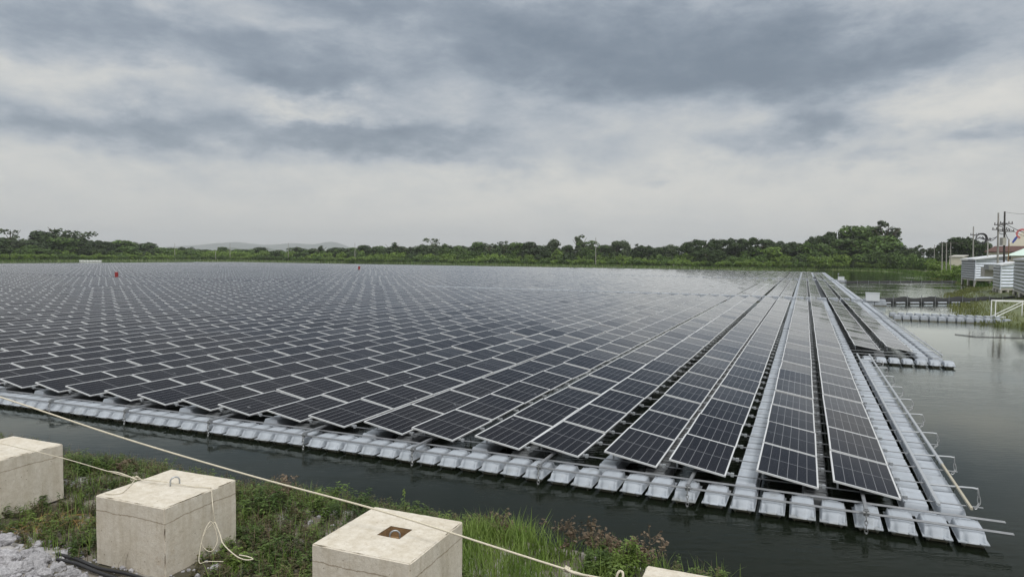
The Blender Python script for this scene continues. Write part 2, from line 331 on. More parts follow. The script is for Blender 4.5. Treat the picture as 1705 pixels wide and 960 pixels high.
M_wood = mat('pale_wood_batten', (.34, .315, .25), .7, var=.1, vscale=6)
M_rust = mat('rusty_concrete_pocket', (.22, .14, .07), .95, var=.35, vscale=14)
M_red = mat('red_plastic', (.22, .010, .010), .45)
M_box = mat('pale_grey_enclosure', (.60, .63, .66), .5, var=.03)
M_chain = mat('steel_chain', (.30, .31, .32), .45, .7)
M_rock = mat('pale_limestone', (.33, .325, .34), .9, var=.38, vscale=4, bump=.8, bscale=14, objvar=.12)
M_corr = None
def corr_mat(name, col, k):
    mt = mat(name, col, .38, .55, var=.08, vscale=1.2); return mt
M_corrw = corr_mat('pale_corrugated_steel', (.74, .79, .88), 9)
M_corrg = corr_mat('grey_corrugated_steel', (.30, .31, .31), 9)
M_roofw = mat('white_roof_sheet', (.72, .74, .78), .4, .2)
M_post = mat('weathered_concrete_post', (.38, .37, .34), .85, var=.15)
M_pole = mat('concrete_pole', (.32, .31, .29), .85, var=.1)
M_poled = mat('dark_wood_pole', (.055, .05, .048), .8)
M_wire = mat('black_cable', (.025, .025, .028), .6)
M_cream = mat('cream_wall_render', (.62, .58, .50), .8, var=.05)
M_brown = mat('dark_red_brown_roof', (.085, .040, .032), .8, var=.25, vscale=.6)
M_window = mat('dark_window_glass', (.03, .035, .04), .15)
M_green = mat('pale_green_roof_sheet', (.52, .64, .58), .5)
M_signred = mat('faded_red_paint', (.50, .13, .14), .6); M_signblue = mat('blue_paint', (.035, .06, .30), .5)
M_bark = mat('bark', (.10, .08, .06), .9, var=.2)
M_ldark = leaf_mat('dark_leaves', (.024, .046, .013), (.050, .082, .022))
M_lmid = leaf_mat('mid_green_leaves', (.044, .086, .016), (.090, .148, .028))
M_lbright = leaf_mat('bright_green_leaves', (.085, .150, .022), (.160, .235, .042))
M_lgrey = leaf_mat('grey_green_leaves', (.050, .074, .036), (.095, .125, .060))
M_weed = leaf_mat('weed_leaves', (.040, .075, .018), (.135, .190, .048), scale=1.4)
M_weedd = leaf_mat('dull_weed_leaves', (.060, .056, .028), (.13, .115, .055), scale=1.4)
M_grass = leaf_mat('grass_blades', (.095, .165, .028), (.21, .29, .07), scale=2., trans=.35)
M_bankgrass = leaf_mat('bank_grass', (.085, .105, .030), (.16, .17, .055), scale=.25, trans=.3)
M_dry = leaf_mat('dry_brown_stems', (.10, .075, .045), (.17, .125, .085), scale=2., trans=.15)
M_straw = leaf_mat('orange_straw', (.28, .17, .06), (.36, .25, .10), scale=2., trans=.15)

# ------------------------------------------------------------------ plan of the array
TH, X0, Y0 = 0.40069, 7.06637, 12.28401
PV, D, G, TILT, PW, PL = 2.25444, 3.05345, 1.36721, 0.17301, 1.134, 2.205
UV0 = -27.
def bend(u):
    if u > UV0: return -.00085*u*u-.01575*u
    s0 = -.00170*UV0-.01575
    return -.00085*UV0*UV0-.01575*UV0+s0*(u-UV0)*.0
def P(u, v, z=0.):
    v2 = v+bend(u)
    return Vector((X0+u*cos(TH)+v2*sin(TH), Y0-u*sin(TH)+v2*cos(TH), z))
def rowv(j):       # cross walkways after row 29 and row 61
    return j*PV + (1.75 if j >= 29 else 0) + (1.75 if j >= 61 else 0)
NROW = 101
VC1 = 29*PV-.02; VC2 = 61*PV+1.75-.02
def colu(m_, o): return -(m_*D+o*G) - (.75 if -m_*D < -76.5 else 0) - (.75 if -m_*D < -115 else 0)
NCOLP = 80
def seen(p, mx=120, my=200):
    q = proj(p)
    return q is not None and -mx < q[0] < 1705+mx and q[1] < 960+my

# ------------------------------------------------------------------ setting: water, land, hills
mb = MB(); mb.add([(-700, -60, 0), (600, -60, 0), (600, 800, 0), (-700, 800, 0)], [(0, 1, 2, 3)])
tag(mb.build('water', M_water), kind='structure')
shore = [(12, 7.2), (30, 12), (42, 30), (38, 44), (35.2, 51), (39, 58), (44, 66), (56, 86), (62, 96), (80, 118), (96, 147), (110, 180), (122, 210), (136, 240), (146, 268),
         (142, 298), (120, 296), (97, 288), (60, 312), (20, 340), (-20, 362), (-70, 385), (-110, 398), (-160, 395), (-200, 362), (-218, 320), (-215, 292), (-205, 240), (-200, 160), (-150, 80), (-80, 45), (-45, 30), (-24, 22)]
M_land = leaf_mat('land_grass', (.055, .075, .025), (.10, .115, .04), scale=.08, trans=0.); 
def land():
    mb = MB(); cx, cy = -40, 150
    # resample
    pts = []
    full = shore+[(-9.9, 15.3), (-.5, 11.5), (2.4, 10.35)]
    for i in range(len(full)):
        a = Vector(full[i]); b = Vector(full[(i+1) % len(full)]); n = max(1, int((b-a).length/6))
        for k in range(n): pts.append(a.lerp(b, k/n))
    rings = [(-3, -1.2), (0, -.12), (1.2, .25), (5, .55), (20, .8), (90, 1.1), (500, 1.4), (3500, 1.5), (9300, 1.5)]
    n = len(pts)
    for d, z in rings:
        for i, p in enumerate(pts):
            dr = (p-Vector((cx, cy))).normalized()
            wob = noise.noise(Vector((p.x*.15, p.y*.15, d)))*min(abs(d), 3)*.4 if d > -1 else 0
            near = p.y < 18 and -26 < p.x < 14
            zz = z if not near else min(z, -.6)
            q = p+dr*(d+wob)
            if d == 9300: q = Vector((cx, cy))+dr*9300
            mb.v.append((q.x, q.y, zz))
    for r in range(len(rings)-1):
        for i in range(n):
            j = (i+1) % n; mb.f.append([r*n+i, (r+1)*n+i, (r+1)*n+j, r*n+j]); mb.m.append(0); mb.uv.append(None)
    tag(mb.build('land', M_land, smooth=True), kind='structure')
land()
# near bank the photographer stands on
BN = Vector((-.40, -.915))
def bank_z(x, y):
    s = (Vector((x, y))-Vector((-.5, 11.55))).dot(BN)
    s += .25*noise.noise(Vector((x*.5, y*.5, 0)))
    if s < 0: z = s*.45
    elif s < 1.1: z = s*.36
    elif s < 5.2: z = .396+(s-1.1)*.02
    else:
        t = min(1, (s-5.2)/4.6); z = .478+2.62*(t*t*(3-2*t))
    return z+.05*noise.noise(Vector((x*1.3, y*1.3, 2)))+.02*noise.noise(Vector((x*5, y*5, 2)))
def soil_mat():
    mt = mat('bank_soil', (.15, .13, .10), .95, bump=.9, bscale=18, coords='Object'); nt = mt.node_tree; N = nt.nodes; L = nt.links; b = N['Principled BSDF']
    tc = N.new('ShaderNodeTexCoord'); n = N.new('ShaderNodeTexNoise'); n.inputs['Scale'].default_value = 1.1; n.inputs['Detail'].default_value = 8; L.new(tc.outputs['Object'], n.inputs['Vector'])
    r = N.new('ShaderNodeValToRGB'); L.new(n.outputs['Fac'], r.inputs[0]); e = r.color_ramp.elements
    e[0].position = .45; e[0].color = (.06, .055, .035, 1); e[1].position = .70; e[1].color = (.36, .35, .35, 1); x = e.new(.56); x.color = (.20, .18, .15, 1)
    L.new(r.outputs[0], b.inputs['Base Color']); return mt
M_soil = soil_mat()
mb = MB(); nx, ny = 220, 110
for j in range(ny+1):
    for i in range(nx+1):
        x = -26+40*i/nx; y = -3+28*j/ny
        mb.v.append((x, y, max(bank_z(x, y), -1.5)))
for j in range(ny):
    for i in range(nx):
        a = j*(nx+1)+i; mb.f.append([a, a+1, a+nx+2, a+nx+1]); mb.m.append(0); mb.uv.append(None)
tag(mb.build('near_bank_ground', M_soil, smooth=True), kind='structure')
# hills
def hill(name, px0, px1, pytop, dist, prof, mt):
    mb = MB(); n = 60; rows = 7; depth = dist*.12
    for r in range(rows):
        k = sin(pi*r/(rows-1)) if r not in (0, rows-1) else 0
        for i in range(n+1):
            t = i/n; px = px0+(px1-px0)*t
            base = ray(px, 430, dist=dist+depth*(r/(rows-1)-.5)); hz = (CAMH+dist*(425+(px-852)*.00966-pytop)/FPX)
            h = hz*max(0, prof(t))*k
            mb.v.append((base.x, base.y, 1.3+h*(1+.1*noise.noise(Vector((t*14, r*.7, 3))))))
    for r in range(rows-1):
        for i in range(n):
            a = r*(n+1)+i; mb.f.append([a, a+1, a+n+2, a+n+1]); mb.m.append(0); mb.uv.append(None)
    tag(mb.build(name, mt, smooth=True), kind='structure')
M_hill = mat('wooded_hill', (.035, .055, .025), .95, var=.3, vscale=.01)
def pr(t): return (.95*exp(-((t-.36)/.10)**2)+1.0*exp(-((t-.53)/.08)**2)+.96*exp(-((t-.64)/.05)**2)+.6*exp(-((t-.2)/.15)**2)+.55*exp(-((t-.80)/.12)**2)+.15)*min(1, t*8, (1-t)*8)/1.35*(1+.05*noise.noise(Vector((t*30, 1, 1))))
hill('far_hills', 190, 760, 402, 8600, pr, M_hill)
hill('middle_hills', 330, 500, 411, 4500, lambda t: (exp(-((t-.30)/.13)**2)*.9+exp(-((t-.62)/.2)**2))*min(1, t*8, (1-t)*8)*(1+.06*noise.noise(Vector((t*20, 5, 1)))), M_hill)
# haze
mb = MB(); mb.box(-9700, 9700, -9600, 10000, -2.6, 260)
hz = mb.build('haze', []); hm = bpy.data.materials.new('air'); hm.use_nodes = True; nt = hm.node_tree; nt.nodes.clear()
vp = nt.nodes.new('ShaderNodeVolumePrincipled'); vp.inputs['Color'].default_value = (.93, .965, 1, 1); vp.inputs['Density'].default_value = 1.5e-4; vp.inputs['Anisotropy'].default_value = 0.2
oo = nt.nodes.new('ShaderNodeOutputMaterial'); nt.links.new(vp.outputs[0], oo.inputs['Volume']); hz.data.materials.append(hm); tag(hz, kind='stuff', label='thin pale haze in the air over the lake and far hills', cat='haze')

# ------------------------------------------------------------------ solar panels
def panel_parts(mb_g, mb_f, mb_p, T, tilt=TILT, gi=0, fi=0, posts=True):
    """T maps local (x across, y along, z up); low edge at x=0, high edge at x=-PW"""
    R = Matrix.Rotation(tilt, 4, 'Y')
    def q(x, y, z): return T @ (Matrix.Translation((0, 0, .45)) @ R @ Vector((x, y, z)))
    fw, ft = .029, .035
    x0, x1, y0, y1 = -PW, 0, 0, PL
    # frame as a rim: outer and inner loops on top, outer loop below
    o = [(x0, y0), (x1, y0), (x1, y1), (x0, y1)]; i_ = [(x0+fw, y0+fw), (x1-fw, y0+fw), (x1-fw, y1-fw), (x0+fw, y1-fw)]
    vs = [q(x, y, 0) for x, y in o]+[q(x, y, 0) for x, y in i_]+[q(x, y, -ft) for x, y in o]+[q(x, y, -.004) for x, y in i_]
    fs = []
    for k in range(4):
        l = (k+1) % 4; fs += [(k, l, 4+l, 4+k), (k+8, l+8, l, k), (4+k, 4+l, 12+l, 12+k)]
    mb_f.add(vs, fs, fi)
    g = [q(x, y, -.003) for x, y in i_]
    mb_g.add(g, [(0, 1, 2, 3)], gi, [[(0, 0), (1, 0), (1, 1), (0, 1)]])
    bk = [q(x, y, -.012) for x, y in o]
    mb_g.add(bk, [(3, 2, 1, 0)], gi, [[(.08, .2)]*4])
    if posts:
        for yy in (.45, .75, PL-.75, PL-.45):
            top = q(x0+.10, yy, -.03); b = Vector(top); a = T @ Vector((x0+.10, yy, .36))
            mb_p.bar(a, top, .03, .03)
Rz = Matrix.Rotation(-TH, 4, 'Z')
allp = []
for m_ in range(-1, NCOLP):
    for o_ in (0, 1):
        u = colu(m_, o_)
        for j in range(NROW):
            if m_ == -1 and j < 10: continue
            if m_ == -1 and rowv(j) > 215: continue
            if o_ == 0 and m_ >= 0: ci = 1+2*m_
            else: ci = 2+2*m_
            v = rowv(j) + (.55 if m_ == -1 and j < 29 else 0)
            c = P(u-.55, v+1.1, .5)
            if not seen(c): continue
            q = proj(c); inside = -10 < q[0] < 1715 and q[1] < 965
            allp.append((c.length if inside else 1e6+c.length, m_, o_, j, u, v))
allp.sort(key=lambda t: t[0])
near, rest = allp[:300], allp[300:]
protos = []
proto = None
for _, m_, o_, j, u, v in near:
    if proto is None:
        g, f, p_ = MB(), MB(), MB(); panel_parts(g, f, p_, Matrix.Identity(4))
        proto = empty('solar_panel', (0, 0, 0)); g.build('glass', M_glass, proto); f.build('frame', M_frame, proto)
        for yy in (.45, .75, PL-.75, PL-.45):
            pm = MB(); top = Matrix.Translation((0, 0, .45)) @ Matrix.Rotation(TILT, 4, 'Y') @ Vector((-PW+.10, yy, -.03)); pm.bar((top.x, yy, .36), top, .03, .03)
            pm.build('support_leg', M_alu, proto)
        o = proto
    else: o = copy_tree(proto)
    o.location = P(u, v, 0); o.rotation_euler = (random.gauss(0, .006), random.gauss(0, .008), -TH+random.gauss(0, .003))
    if m_ >= 0:
        ci = 1+2*m_+o_
        lb = f'dark solar panel, {ordn(j+1)} from the near edge, in the {ordn(ci)} column from the outer walkway'
    else:
        lb = f'dark solar panel, {ordn(j-9)} from the near edge, {"outer" if o_ == 0 else "inner"} column of the stepped-out side section'
    tag(o, lb, 'solar panel', 'solar panels floating on the lake')
mb = MB()
for _, m_, o_, j, u, v in rest:
    c = P(u, v, 0)
    T = Matrix.Translation(c) @ Matrix.Rotation(-TH+random.gauss(0, .002), 4, 'Z') @ Matrix.Rotation(random.gauss(0, .007), 4, 'Y') @ Matrix.Rotation(random.gauss(0, .005), 4, 'X')
    panel_parts(mb, mb, mb, T, gi=0, fi=1, posts=False)
tag(mb.build('solar_panel_field', [M_glass, M_frame]), 'vast field of dark solar panels stretching back towards the far trees', 'solar panels', kind='stuff')

# ------------------------------------------------------------------ floats
def float_mesh(name, wd, ln, mt, lobes=True, hgt=.30):
    """blow-moulded float: long axis along y, lobed ends, flange, recessed deck, rail grooves"""
    nx, ny = 22, 34; mb = MB()
    def sm(a, b, t): t = max(0, min(1, (t-a)/(b-a))); return t*t*(3-2*t)
    for j in range(ny+1):
        for i in range(nx+1):
            # cluster samples near the rim
            a = -1+2*i/nx; b = -1+2*j/ny; a = a*(1.35-.35*a*a); b = b*(1.30-.30*b*b)
            x = a*wd/2*.96; y = b*ln/2*.98
            ex = sm(1.0, .80, abs(a)); ey = sm(1.0, .84, abs(b))
            if lobes:
                cut = 1-exp(-((abs(a)-.60)/.13)**2)-.25*(1 if abs(a) > .6 else 0)*sm(.6, .75, abs(a))     # a broad middle lobe and two small ones
                ey = sm(1.0-.07*(1-cut), .52-.05*(1-cut), abs(b))
            h = .085+(hgt-.085)*(1-(1-ex*ey)**1.8)**.8
            if abs(b) < .72: h -= .018*sm(.66, .70, abs(a))*sm(.80, .76, abs(a)) * 1.
            h -= .022*exp(-((abs(b)-.62)/.045)**2)*(1 if abs(a) < .9 else 0)
            if lobes: h -= .075*sm(.68, .90, abs(b))*sm(1.0, .93, abs(b))*(1-cut)
            mb.v.append((x, y, h))
    for j in range(ny):
        for i in range(nx):
            a = j*(nx+1)+i; mb.f.append([a, a+1, a+nx+2, a+nx+1]); mb.m.append(0); mb.uv.append(None)
    # underside skirt and flange
    def ring(x, y, z, notch=True):
        return [(-x, -y, z), (x, -y, z), (x, y, z), (-x, y, z)]
    X, Yh = wd/2, ln/2
    fl = [(-X, -Yh), (-X*.45, -Yh), (-X*.36, -Yh+.045), (X*.36, -Yh+.045), (X*.45, -Yh), (X, -Yh), (X, Yh), (X*.45, Yh), (X*.36, Yh-.045), (-X*.36, Yh-.045), (-X*.45, Yh), (-X, Yh)]
    n = len(fl); o = len(mb.v)
    for z in (.10, .085):
        for x, y in fl: mb.v.append((x, y, z))
    mb.f.append([o+k for k in range(n)]); mb.f.append([o+n+k for k in range(n-1, -1, -1)])
    for k in range(n): mb.f.append([o+n+k, o+n+(k+1) % n, o+(k+1) % n, o+k])
    mb.m += [0]*(n+2); mb.uv += [None]*(n+2)
    vs = ring(X*.72, Yh*.78, .085)+ring(X*.62, Yh*.70, -.12)
    mb.add(vs, [(0, 4, 5, 1), (1, 5, 6, 2), (2, 6, 7, 3), (3, 7, 4, 0), (4, 7, 6, 5)])
    me = mb.mesh(name, mt); sm_ = [len(p.vertices) == 4 and i < nx*ny for i, p in enumerate(me.polygons)]; me.polygons.foreach_set('use_smooth', sm_)
    return me
ME_edge = float_mesh('edge_float', .445, 1.0, M_float, hgt=.255)
ME_walk = float_mesh('walkway_float', .46, 1.09, M_float, lobes=False)
ME_dark = float_mesh('support_float', .46, 1.08, M_floatd, lobes=False, hgt=.30)
fl = []     # (point, mesh, rz, u, v, label)
n_edge = 86
for k in range(n_edge):
    u = 1.0-.515*k
    if k > 0: u -= .045*((k-3)//6+1 if k > 3 else 0)
    v = -.27
    fl.append((P(u-.02, v), ME_edge, random.gauss(0, .012), f'grey plastic float in the near edge row, {ordn(k+1)} from the outer corner', 'edge'))
for k in range(29+31):
    v = .77+k*PV/2
    if v > 140: break
    for ci, u in ((0, .27), (1, .85)):
        if ci == 1 and v > 20.3: continue
        if v > VC1-.6 : continue
        w = 'inner' if ci == 0 else 'outer'
        fl.append((P(u, v), ME_walk, 0, f'grey float of the {w} walkway at the array edge, {ordn(k+1)} from the corner', 'walk'))
for k in range(7):
    u = 1.08+.53*k
    fl.append((P(u, 21.75), ME_edge, random.gauss(0, .01), f'grey float at the front of the stepped-out section, {ordn(k+1)} from the main array', 'edge'))
for k in range(44):
    v = 22.85+k*PV/2
    if v > VC1: break
    for ci, u in ((0, 3.33), (1, 3.90)):
        w = 'inner' if ci == 0 else 'outer'
        fl.append((P(u+.05, v), ME_walk, 0, f'{w} edge walkway float of the stepped-out section, {ordn(k+1)} from its front', 'walk'))
for k in range(13):        # landing stage of floats towards the shore
    for r in (0, 1):
        u = 5.1+.60*k; v = 48.2+r*2.9
        fl.append((P(u, v), ME_edge, 0, f'float of the shore landing stage, {ordn(k+1)} out from the array, {"near" if r == 0 else "far"} row', 'walk'))
walkc = []
for m_ in range(0, 40):
    u = colu(m_+1, 0)+(.37 if m_ == 0 else .62)
    for j in range(NROW*2):
        v = .77+j*PV/2
        j2 = j//2; v = rowv(j2)+(.6 if j % 2 == 0 else .6+PV/2)+.02
        c = P(u, v)
        if not seen(c, 60, 80): continue
        walkc.append((c, m_, j, u, v))
extra = []
for c, m_, j, u, v in walkc:
    extra.append((c, ME_walk, 0, f'walkway float, {ordn(j+1)} from the near edge, between {ordn(2*m_+2)} and {ordn(2*m_+3)} panel columns', 'between'))
fl2 = fl+extra
def score(f):
    q = proj(f[0]); 
    if q is None or not (-15 < q[0] < 1720) or q[1] > 970: return 1e6
    d = f[0].length
    # between-column floats are hidden by panels except near the outer columns
    if f[4] == 'between' : d *= 1.25 if f[0].x > -2 else 3
    return d
order = sorted(fl2, key=score); ind = order[:300]; rs = order[300:]
for c, me, rz, lb, t in ind:
    o = link('float', me); o.scale = (1, 2.7 if 'landing stage' in lb else 1, 1); o.location = c+Vector((0, 0, random.gauss(0, .006))); o.rotation_euler = (random.gauss(0, .008), random.gauss(0, .01), -TH+rz)
    tag(o, lb, 'float', 'grey plastic floats')
mb = MB()
def simple_float(mb, c, w, l, h=.36, mi=0):
    T = Matrix.Translation(c) @ Rz; a, b = w/2, l/2
    vs = [(-a, -b, .0), (a, -b, 0), (a, b, 0), (-a, b, 0), (-a, -b, .2), (a, -b, .2), (a, b, .2), (-a, b, .2), (-a*.82, -b*.93, h), (a*.82, -b*.93, h), (a*.82, b*.93, h), (-a*.82, b*.93, h)]
    fs = [(8, 9, 10, 11)]
    for o in (0, 4):
        for k in range(4): l_ = (k+1) % 4; fs.append((o+k, o+l_, o+4+l_, o+4+k))
    mb.add([T @ Vector(p) for p in vs], fs, mi)
for c, me, rz, lb, t in rs:
    if seen(c, 150, 300): simple_float(mb, c, .48, .92 if me == ME_edge else 1.09)
# the remaining walkways of the far field
for m_ in range(40, NCOLP):
    u = colu(m_+1, 0)+.62
    for j in range(NROW):
        c = P(u, rowv(j)+1.1)
        if seen(c, 60, 0): simple_float(mb, c, .5, 2.2)
for vv in (VC1+.9, VC2+.9):
    for k in range(int(250/1.1)):
        u = 5.5-k*1.1; c = P(u, vv)
        if seen(c, 60, 0): simple_float(mb, c, 1.06, 1.15, .63 if u > -48 else .40)
for k in range(140):
    v = VC1+1.9+k*1.127
    if v > 226: break
    for u in (3.38, 3.95): simple_float(mb, P(u, v), .5, 1.09)
    if v > VC1+2: simple_float(mb, P(.3, v), .5, 1.09)
for k in range(130):
    v = 22.85+k*PV/2; 
    if v > VC1: simple_float(mb, P(.3, v), .5, 1.09)
for k in range(500):
    c = P(4-k*.55, rowv(NROW-1)+PV+.5)
    simple_float(mb, c, .5, .95)
tag(mb.build('distant_floats', M_float, smooth=False), 'grey plastic walkway floats running back between the distant panels', 'floats', kind='stuff')
# dark support floats and rails beneath the panels
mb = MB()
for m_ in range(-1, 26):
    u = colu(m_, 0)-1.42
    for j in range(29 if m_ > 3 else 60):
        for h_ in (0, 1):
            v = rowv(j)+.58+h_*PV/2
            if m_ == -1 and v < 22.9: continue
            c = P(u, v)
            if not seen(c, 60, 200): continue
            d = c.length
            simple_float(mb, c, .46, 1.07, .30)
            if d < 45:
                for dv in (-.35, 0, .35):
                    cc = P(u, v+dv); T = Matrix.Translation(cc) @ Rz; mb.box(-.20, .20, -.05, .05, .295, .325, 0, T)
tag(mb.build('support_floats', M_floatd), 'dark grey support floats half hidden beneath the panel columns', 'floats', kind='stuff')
# cross rails: thin tubes across the whole width, two per panel row
def rail(name, pts, r, mt, label, cat, group):
    o = MB(); o.tube(pts, r, 6); ob = o.build(name, mt, smooth=False); return tag(ob, label, cat, group)
for j in range(29):
    for h_ in (0, 1):
        k = j*2+h_
        v = rowv(j)+.30+h_*PV/2
        if k > 44: continue
        ue = 1.30 if v < 21.5 else 4.18
        us = [ue-2.2*i for i in range(int(40/2.2))]
        us = [u for u in us if proj(P(u, v)) and proj(P(u, v))[0] > -200]
        if len(us) < 2: continue
        if k % 2: us[0] -= .12
        rail('cross_rail', [P(u, v, .385) for u in us], .012, M_galv, f'thin galvanised rail crossing beneath the panels, {ordn(k+1)} back from the near edge', 'rail', 'cross rails under the panels')
for nm, v, zz in (('outer', -.58, .285), ('inner', -.06, .30)):
    for dv in (0, ):
        us = [1.55-.6*i for i in range(75)]
        mbr = MB(); mbr.tube([P(u, v-.028, zz) for u in us], .012, 6); mbr.tube([P(u, v+.028, zz) for u in us], .012, 6)
        tag(mbr.build('edge_rail', M_galv), f'paired galvanised rail lying over the near edge floats, {"closer to the open water" if nm == "outer" else "closer to the panels"}', 'rail', 'edge rails')
# long beams along the outer walkway
def beam(us, v0, v1, w, h, mt, lb):
    n = int((v1-v0)/1.5)+1; o = MB()
    for i in range(n): o.bar(P(us, v0+(v1-v0)*i/n, .42), P(us, v0+(v1-v0)*(i+1)/n, .42), w, h)
    return tag(o.build('walkway_beam', mt), lb, 'beam', 'beams along the outer walkway')
beam(.585, .05, 21.2, .055, .045, M_alu, 'long pale aluminium beam lying over the seam between the two walkway float rows')
beam(1.08, 2.9, 21.2, .055, .045, M_alu, 'long pale aluminium beam along the water side of the outer walkway')
beam(1.08, .05, 2.9, .042, .04, M_wood, 'short tan beam at the corner end of the outer walkway')
beam(4.15, 22.4, 60, .05, .04, M_alu, 'pale beam along the water side of the stepped-out section')
# mooring beams at the near edge, with hanging chain
def chain(mb, pts, r=.012, link_l=.07):
    """interlocked oval links along a polyline"""
    L_ = []; 
    for a, b in zip(pts[:-1], pts[1:]):
        a, b = Vector(a), Vector(b); n = max(1, int((b-a).length/link_l))
        for k in range(n): L_.append((a.lerp(b, k/n), a.lerp(b, (k+1)/n)))
    for i, (a, b) in enumerate(L_):
        d = (b-a).normalized(); s_ = d.cross(Vector((0, 0, 1)));
        if s_.length < .1: s_ = Vector((1, 0, 0))
        s_.normalize(); t = d.cross(s_)
        w = s_ if i % 2 else t; c = (a+b)/2; hl = (b-a).length*.68; hw = .024
        loop = [c+d*hl*cos(th_)+w*hw*sin(th_) for th_ in [2*pi*q/8 for q in range(9)]]
        mb.tube(loop, r*.75, 4, caps=False)
mx = [(-.62-3.055*k) for k in range(9)]
for k, u in enumerate(mx):
    root = empty('mooring_beam', P(u, -.75, 0), -TH, f'grey mooring beam with a hanging chain, {ordn(k+1)} along the near edge from the outer corner', 'mooring beam', 'mooring beams along the near edge')
    b1 = MB(); b1.box(-.028, .028, 0, 1.75, .375, .42); b1.box(-.045, .045, -.03, .06, .30, .40); b1.build('beam', M_galv, root)
    b2 = MB(); b2.tube([(-.05, -.03, .36), (.05, -.03, .36)], .022, 8); b2.tube([(0, -.04, .40), (0, -.04, .28)], .016, 6); b2.build('shackle', M_chain, root)
    c_ = MB(); chain(c_, [(0, -.05, .30), (.01, -.06, -.06)]); c_.build('chain', M_chain, root)
for k in range(10):
    v = 1.33+k*PV
    if v > 21.5: break
    root = empty('mooring_bracket', P(1.1, v, 0), -TH, f'metal bracket with a chain hanging off the outer walkway, {ordn(k+1)} from the corner', 'mooring bracket', 'mooring brackets on the outer walkway')
    b1 = MB(); b1.tube([(-.5, 0, .40), (.24, 0, .43), (.32, 0, .42)], .019, 7); b1.build('arm', M_alu, root)
    c_ = MB(); sg = random.uniform(-.03, .06); chain(c_, [(.32, 0, .42), (.34+sg, -.05, .30), (.33, -.10, .17), (.24, -.26, .12)]); c_.build('chain', M_chain, root)
for k in range(8):
    v = 24.3+k*PV*2
    root = empty('mooring_bracket', P(4.2, v, 0), -TH, f'small metal bracket on the stepped-out walkway, {ordn(k+1)} from its front corner', 'mooring bracket', 'mooring brackets on the stepped-out walkway')
    b1 = MB(); b1.tube([(-.4, 0, .39), (.16, 0, .41)], .016, 6); b1.build('arm', M_alu, root)
    c_ = MB(); c_.tube([(.16, 0, .41), (.20, -.05, .25), (.18, -.2, .14), (.14, -.3, .3)], .010, 4); c_.build('chain', M_chain, root)
# bracket stubs beside the low edges (part of the rail clamps)
mb = MB()
for m_ in range(-1, 10):
    for o_ in (0, 1):
        u = colu(m_, o_)+.10
        for j in range(20 if m_ < 3 else 12):
            if m_ == -1 and j < 10: continue
            for h_ in (0, 1):
                v = rowv(j)+.30+h_*PV/2; p = P(u, v)
                if seen(p) and p.length < 50:
                    mb.bar(P(u-.12, v, .43), P(u+.02, v+.02, .385), .03); mb.box(-.03, .03, -.03, .03, .36, .43, 0, Matrix.Translation(p) @ Rz)
tag(mb.build('rail_clamps', M_alu), 'small bright metal clamps dotted along the low edges of the panels', 'clamps', kind='stuff')
# electrical boxes, buoys
def ebox(u, v, w, h, dp, lb):
    root = empty('combiner_box', P(u, v, .38), -TH, lb, 'electrical box', 'electrical boxes on the walkways')
    b = MB(); b.box(-w/2, w/2, -dp/2, dp/2, .08, h); b.build('cabinet', M_box, root)
    b = MB(); b.box(-w/2-.04, w/2+.04, -dp/2-.05, dp/2+.04, h, h+.04); b.build('lid', M_box, root)
    b = MB(); b.box(-w/2+.06, w/2-.06, -dp/2-.012, -dp/2-.001, .14, h-.08); b.build('door', M_box, root)
    for sx in (-1, 1):
        b = MB(); b.box(sx*w*.4-.03, sx*w*.4+.03, -dp/2+.02, dp/2-.02, 0, .08); b.build('foot', M_alu, root)
    return root
ebox(4.75, VC1+.55, 1.25, .92, .6, 'pale grey electrical box at the walkway end by the black boom')
e2 = ebox(5.0, VC2+.6, 1.15, .80, .6, 'small distant electrical box with a short post at the far walkway end')
b = MB(); b.tube([(-.5, 0, .8), (-.5, 0, 1.5)], .03, 6); b.box(-.62, -.38, -.02, .02, 1.25, 1.5); b.build('post', M_alu, e2)
def barrel(u, v, s, lb):
    root = empty('marker_barrel', ray(u, v, z=.60), 0, lb, 'marker', 'red markers among the panels')
    b = MB(); r = .34*s; n = 16; prof = [(0, r*.92), (.04, r), (.30, r*.97), (.34, r*1.03), (.38, r*.97), (.66, r*.97), (.70, r*1.03), (.74, r*.97), (1.0, r), (1.04, r*.9)]
    for z, rr in prof:
        for i in range(n): b.v.append((rr*cos(2*pi*i/n), rr*sin(2*pi*i/n), z*s))
    for k in range(len(prof)-1):
        for i in range(n): b.f.append([k*n+i, k*n+(i+1) % n, (k+1)*n+(i+1) % n, (k+1)*n+i]); b.m.append(0); b.uv.append(None)
    b.f.append([(len(prof)-1)*n+i for i in range(n)]); b.m.append(0); b.uv.append(None)
    b.build('drum', M_red, root)
    b = MB(); b.tube([(0, 0, 1.04*s), (0, 0, 1.10*s)], .06, 8); b.build('cap', M_white, root); return root
barrel(194, 461, .80, 'bright red drum standing on the panels nearer the bushy left shore')
barrel(598, 448.5, .85, 'smaller, more distant red drum among the far panels')

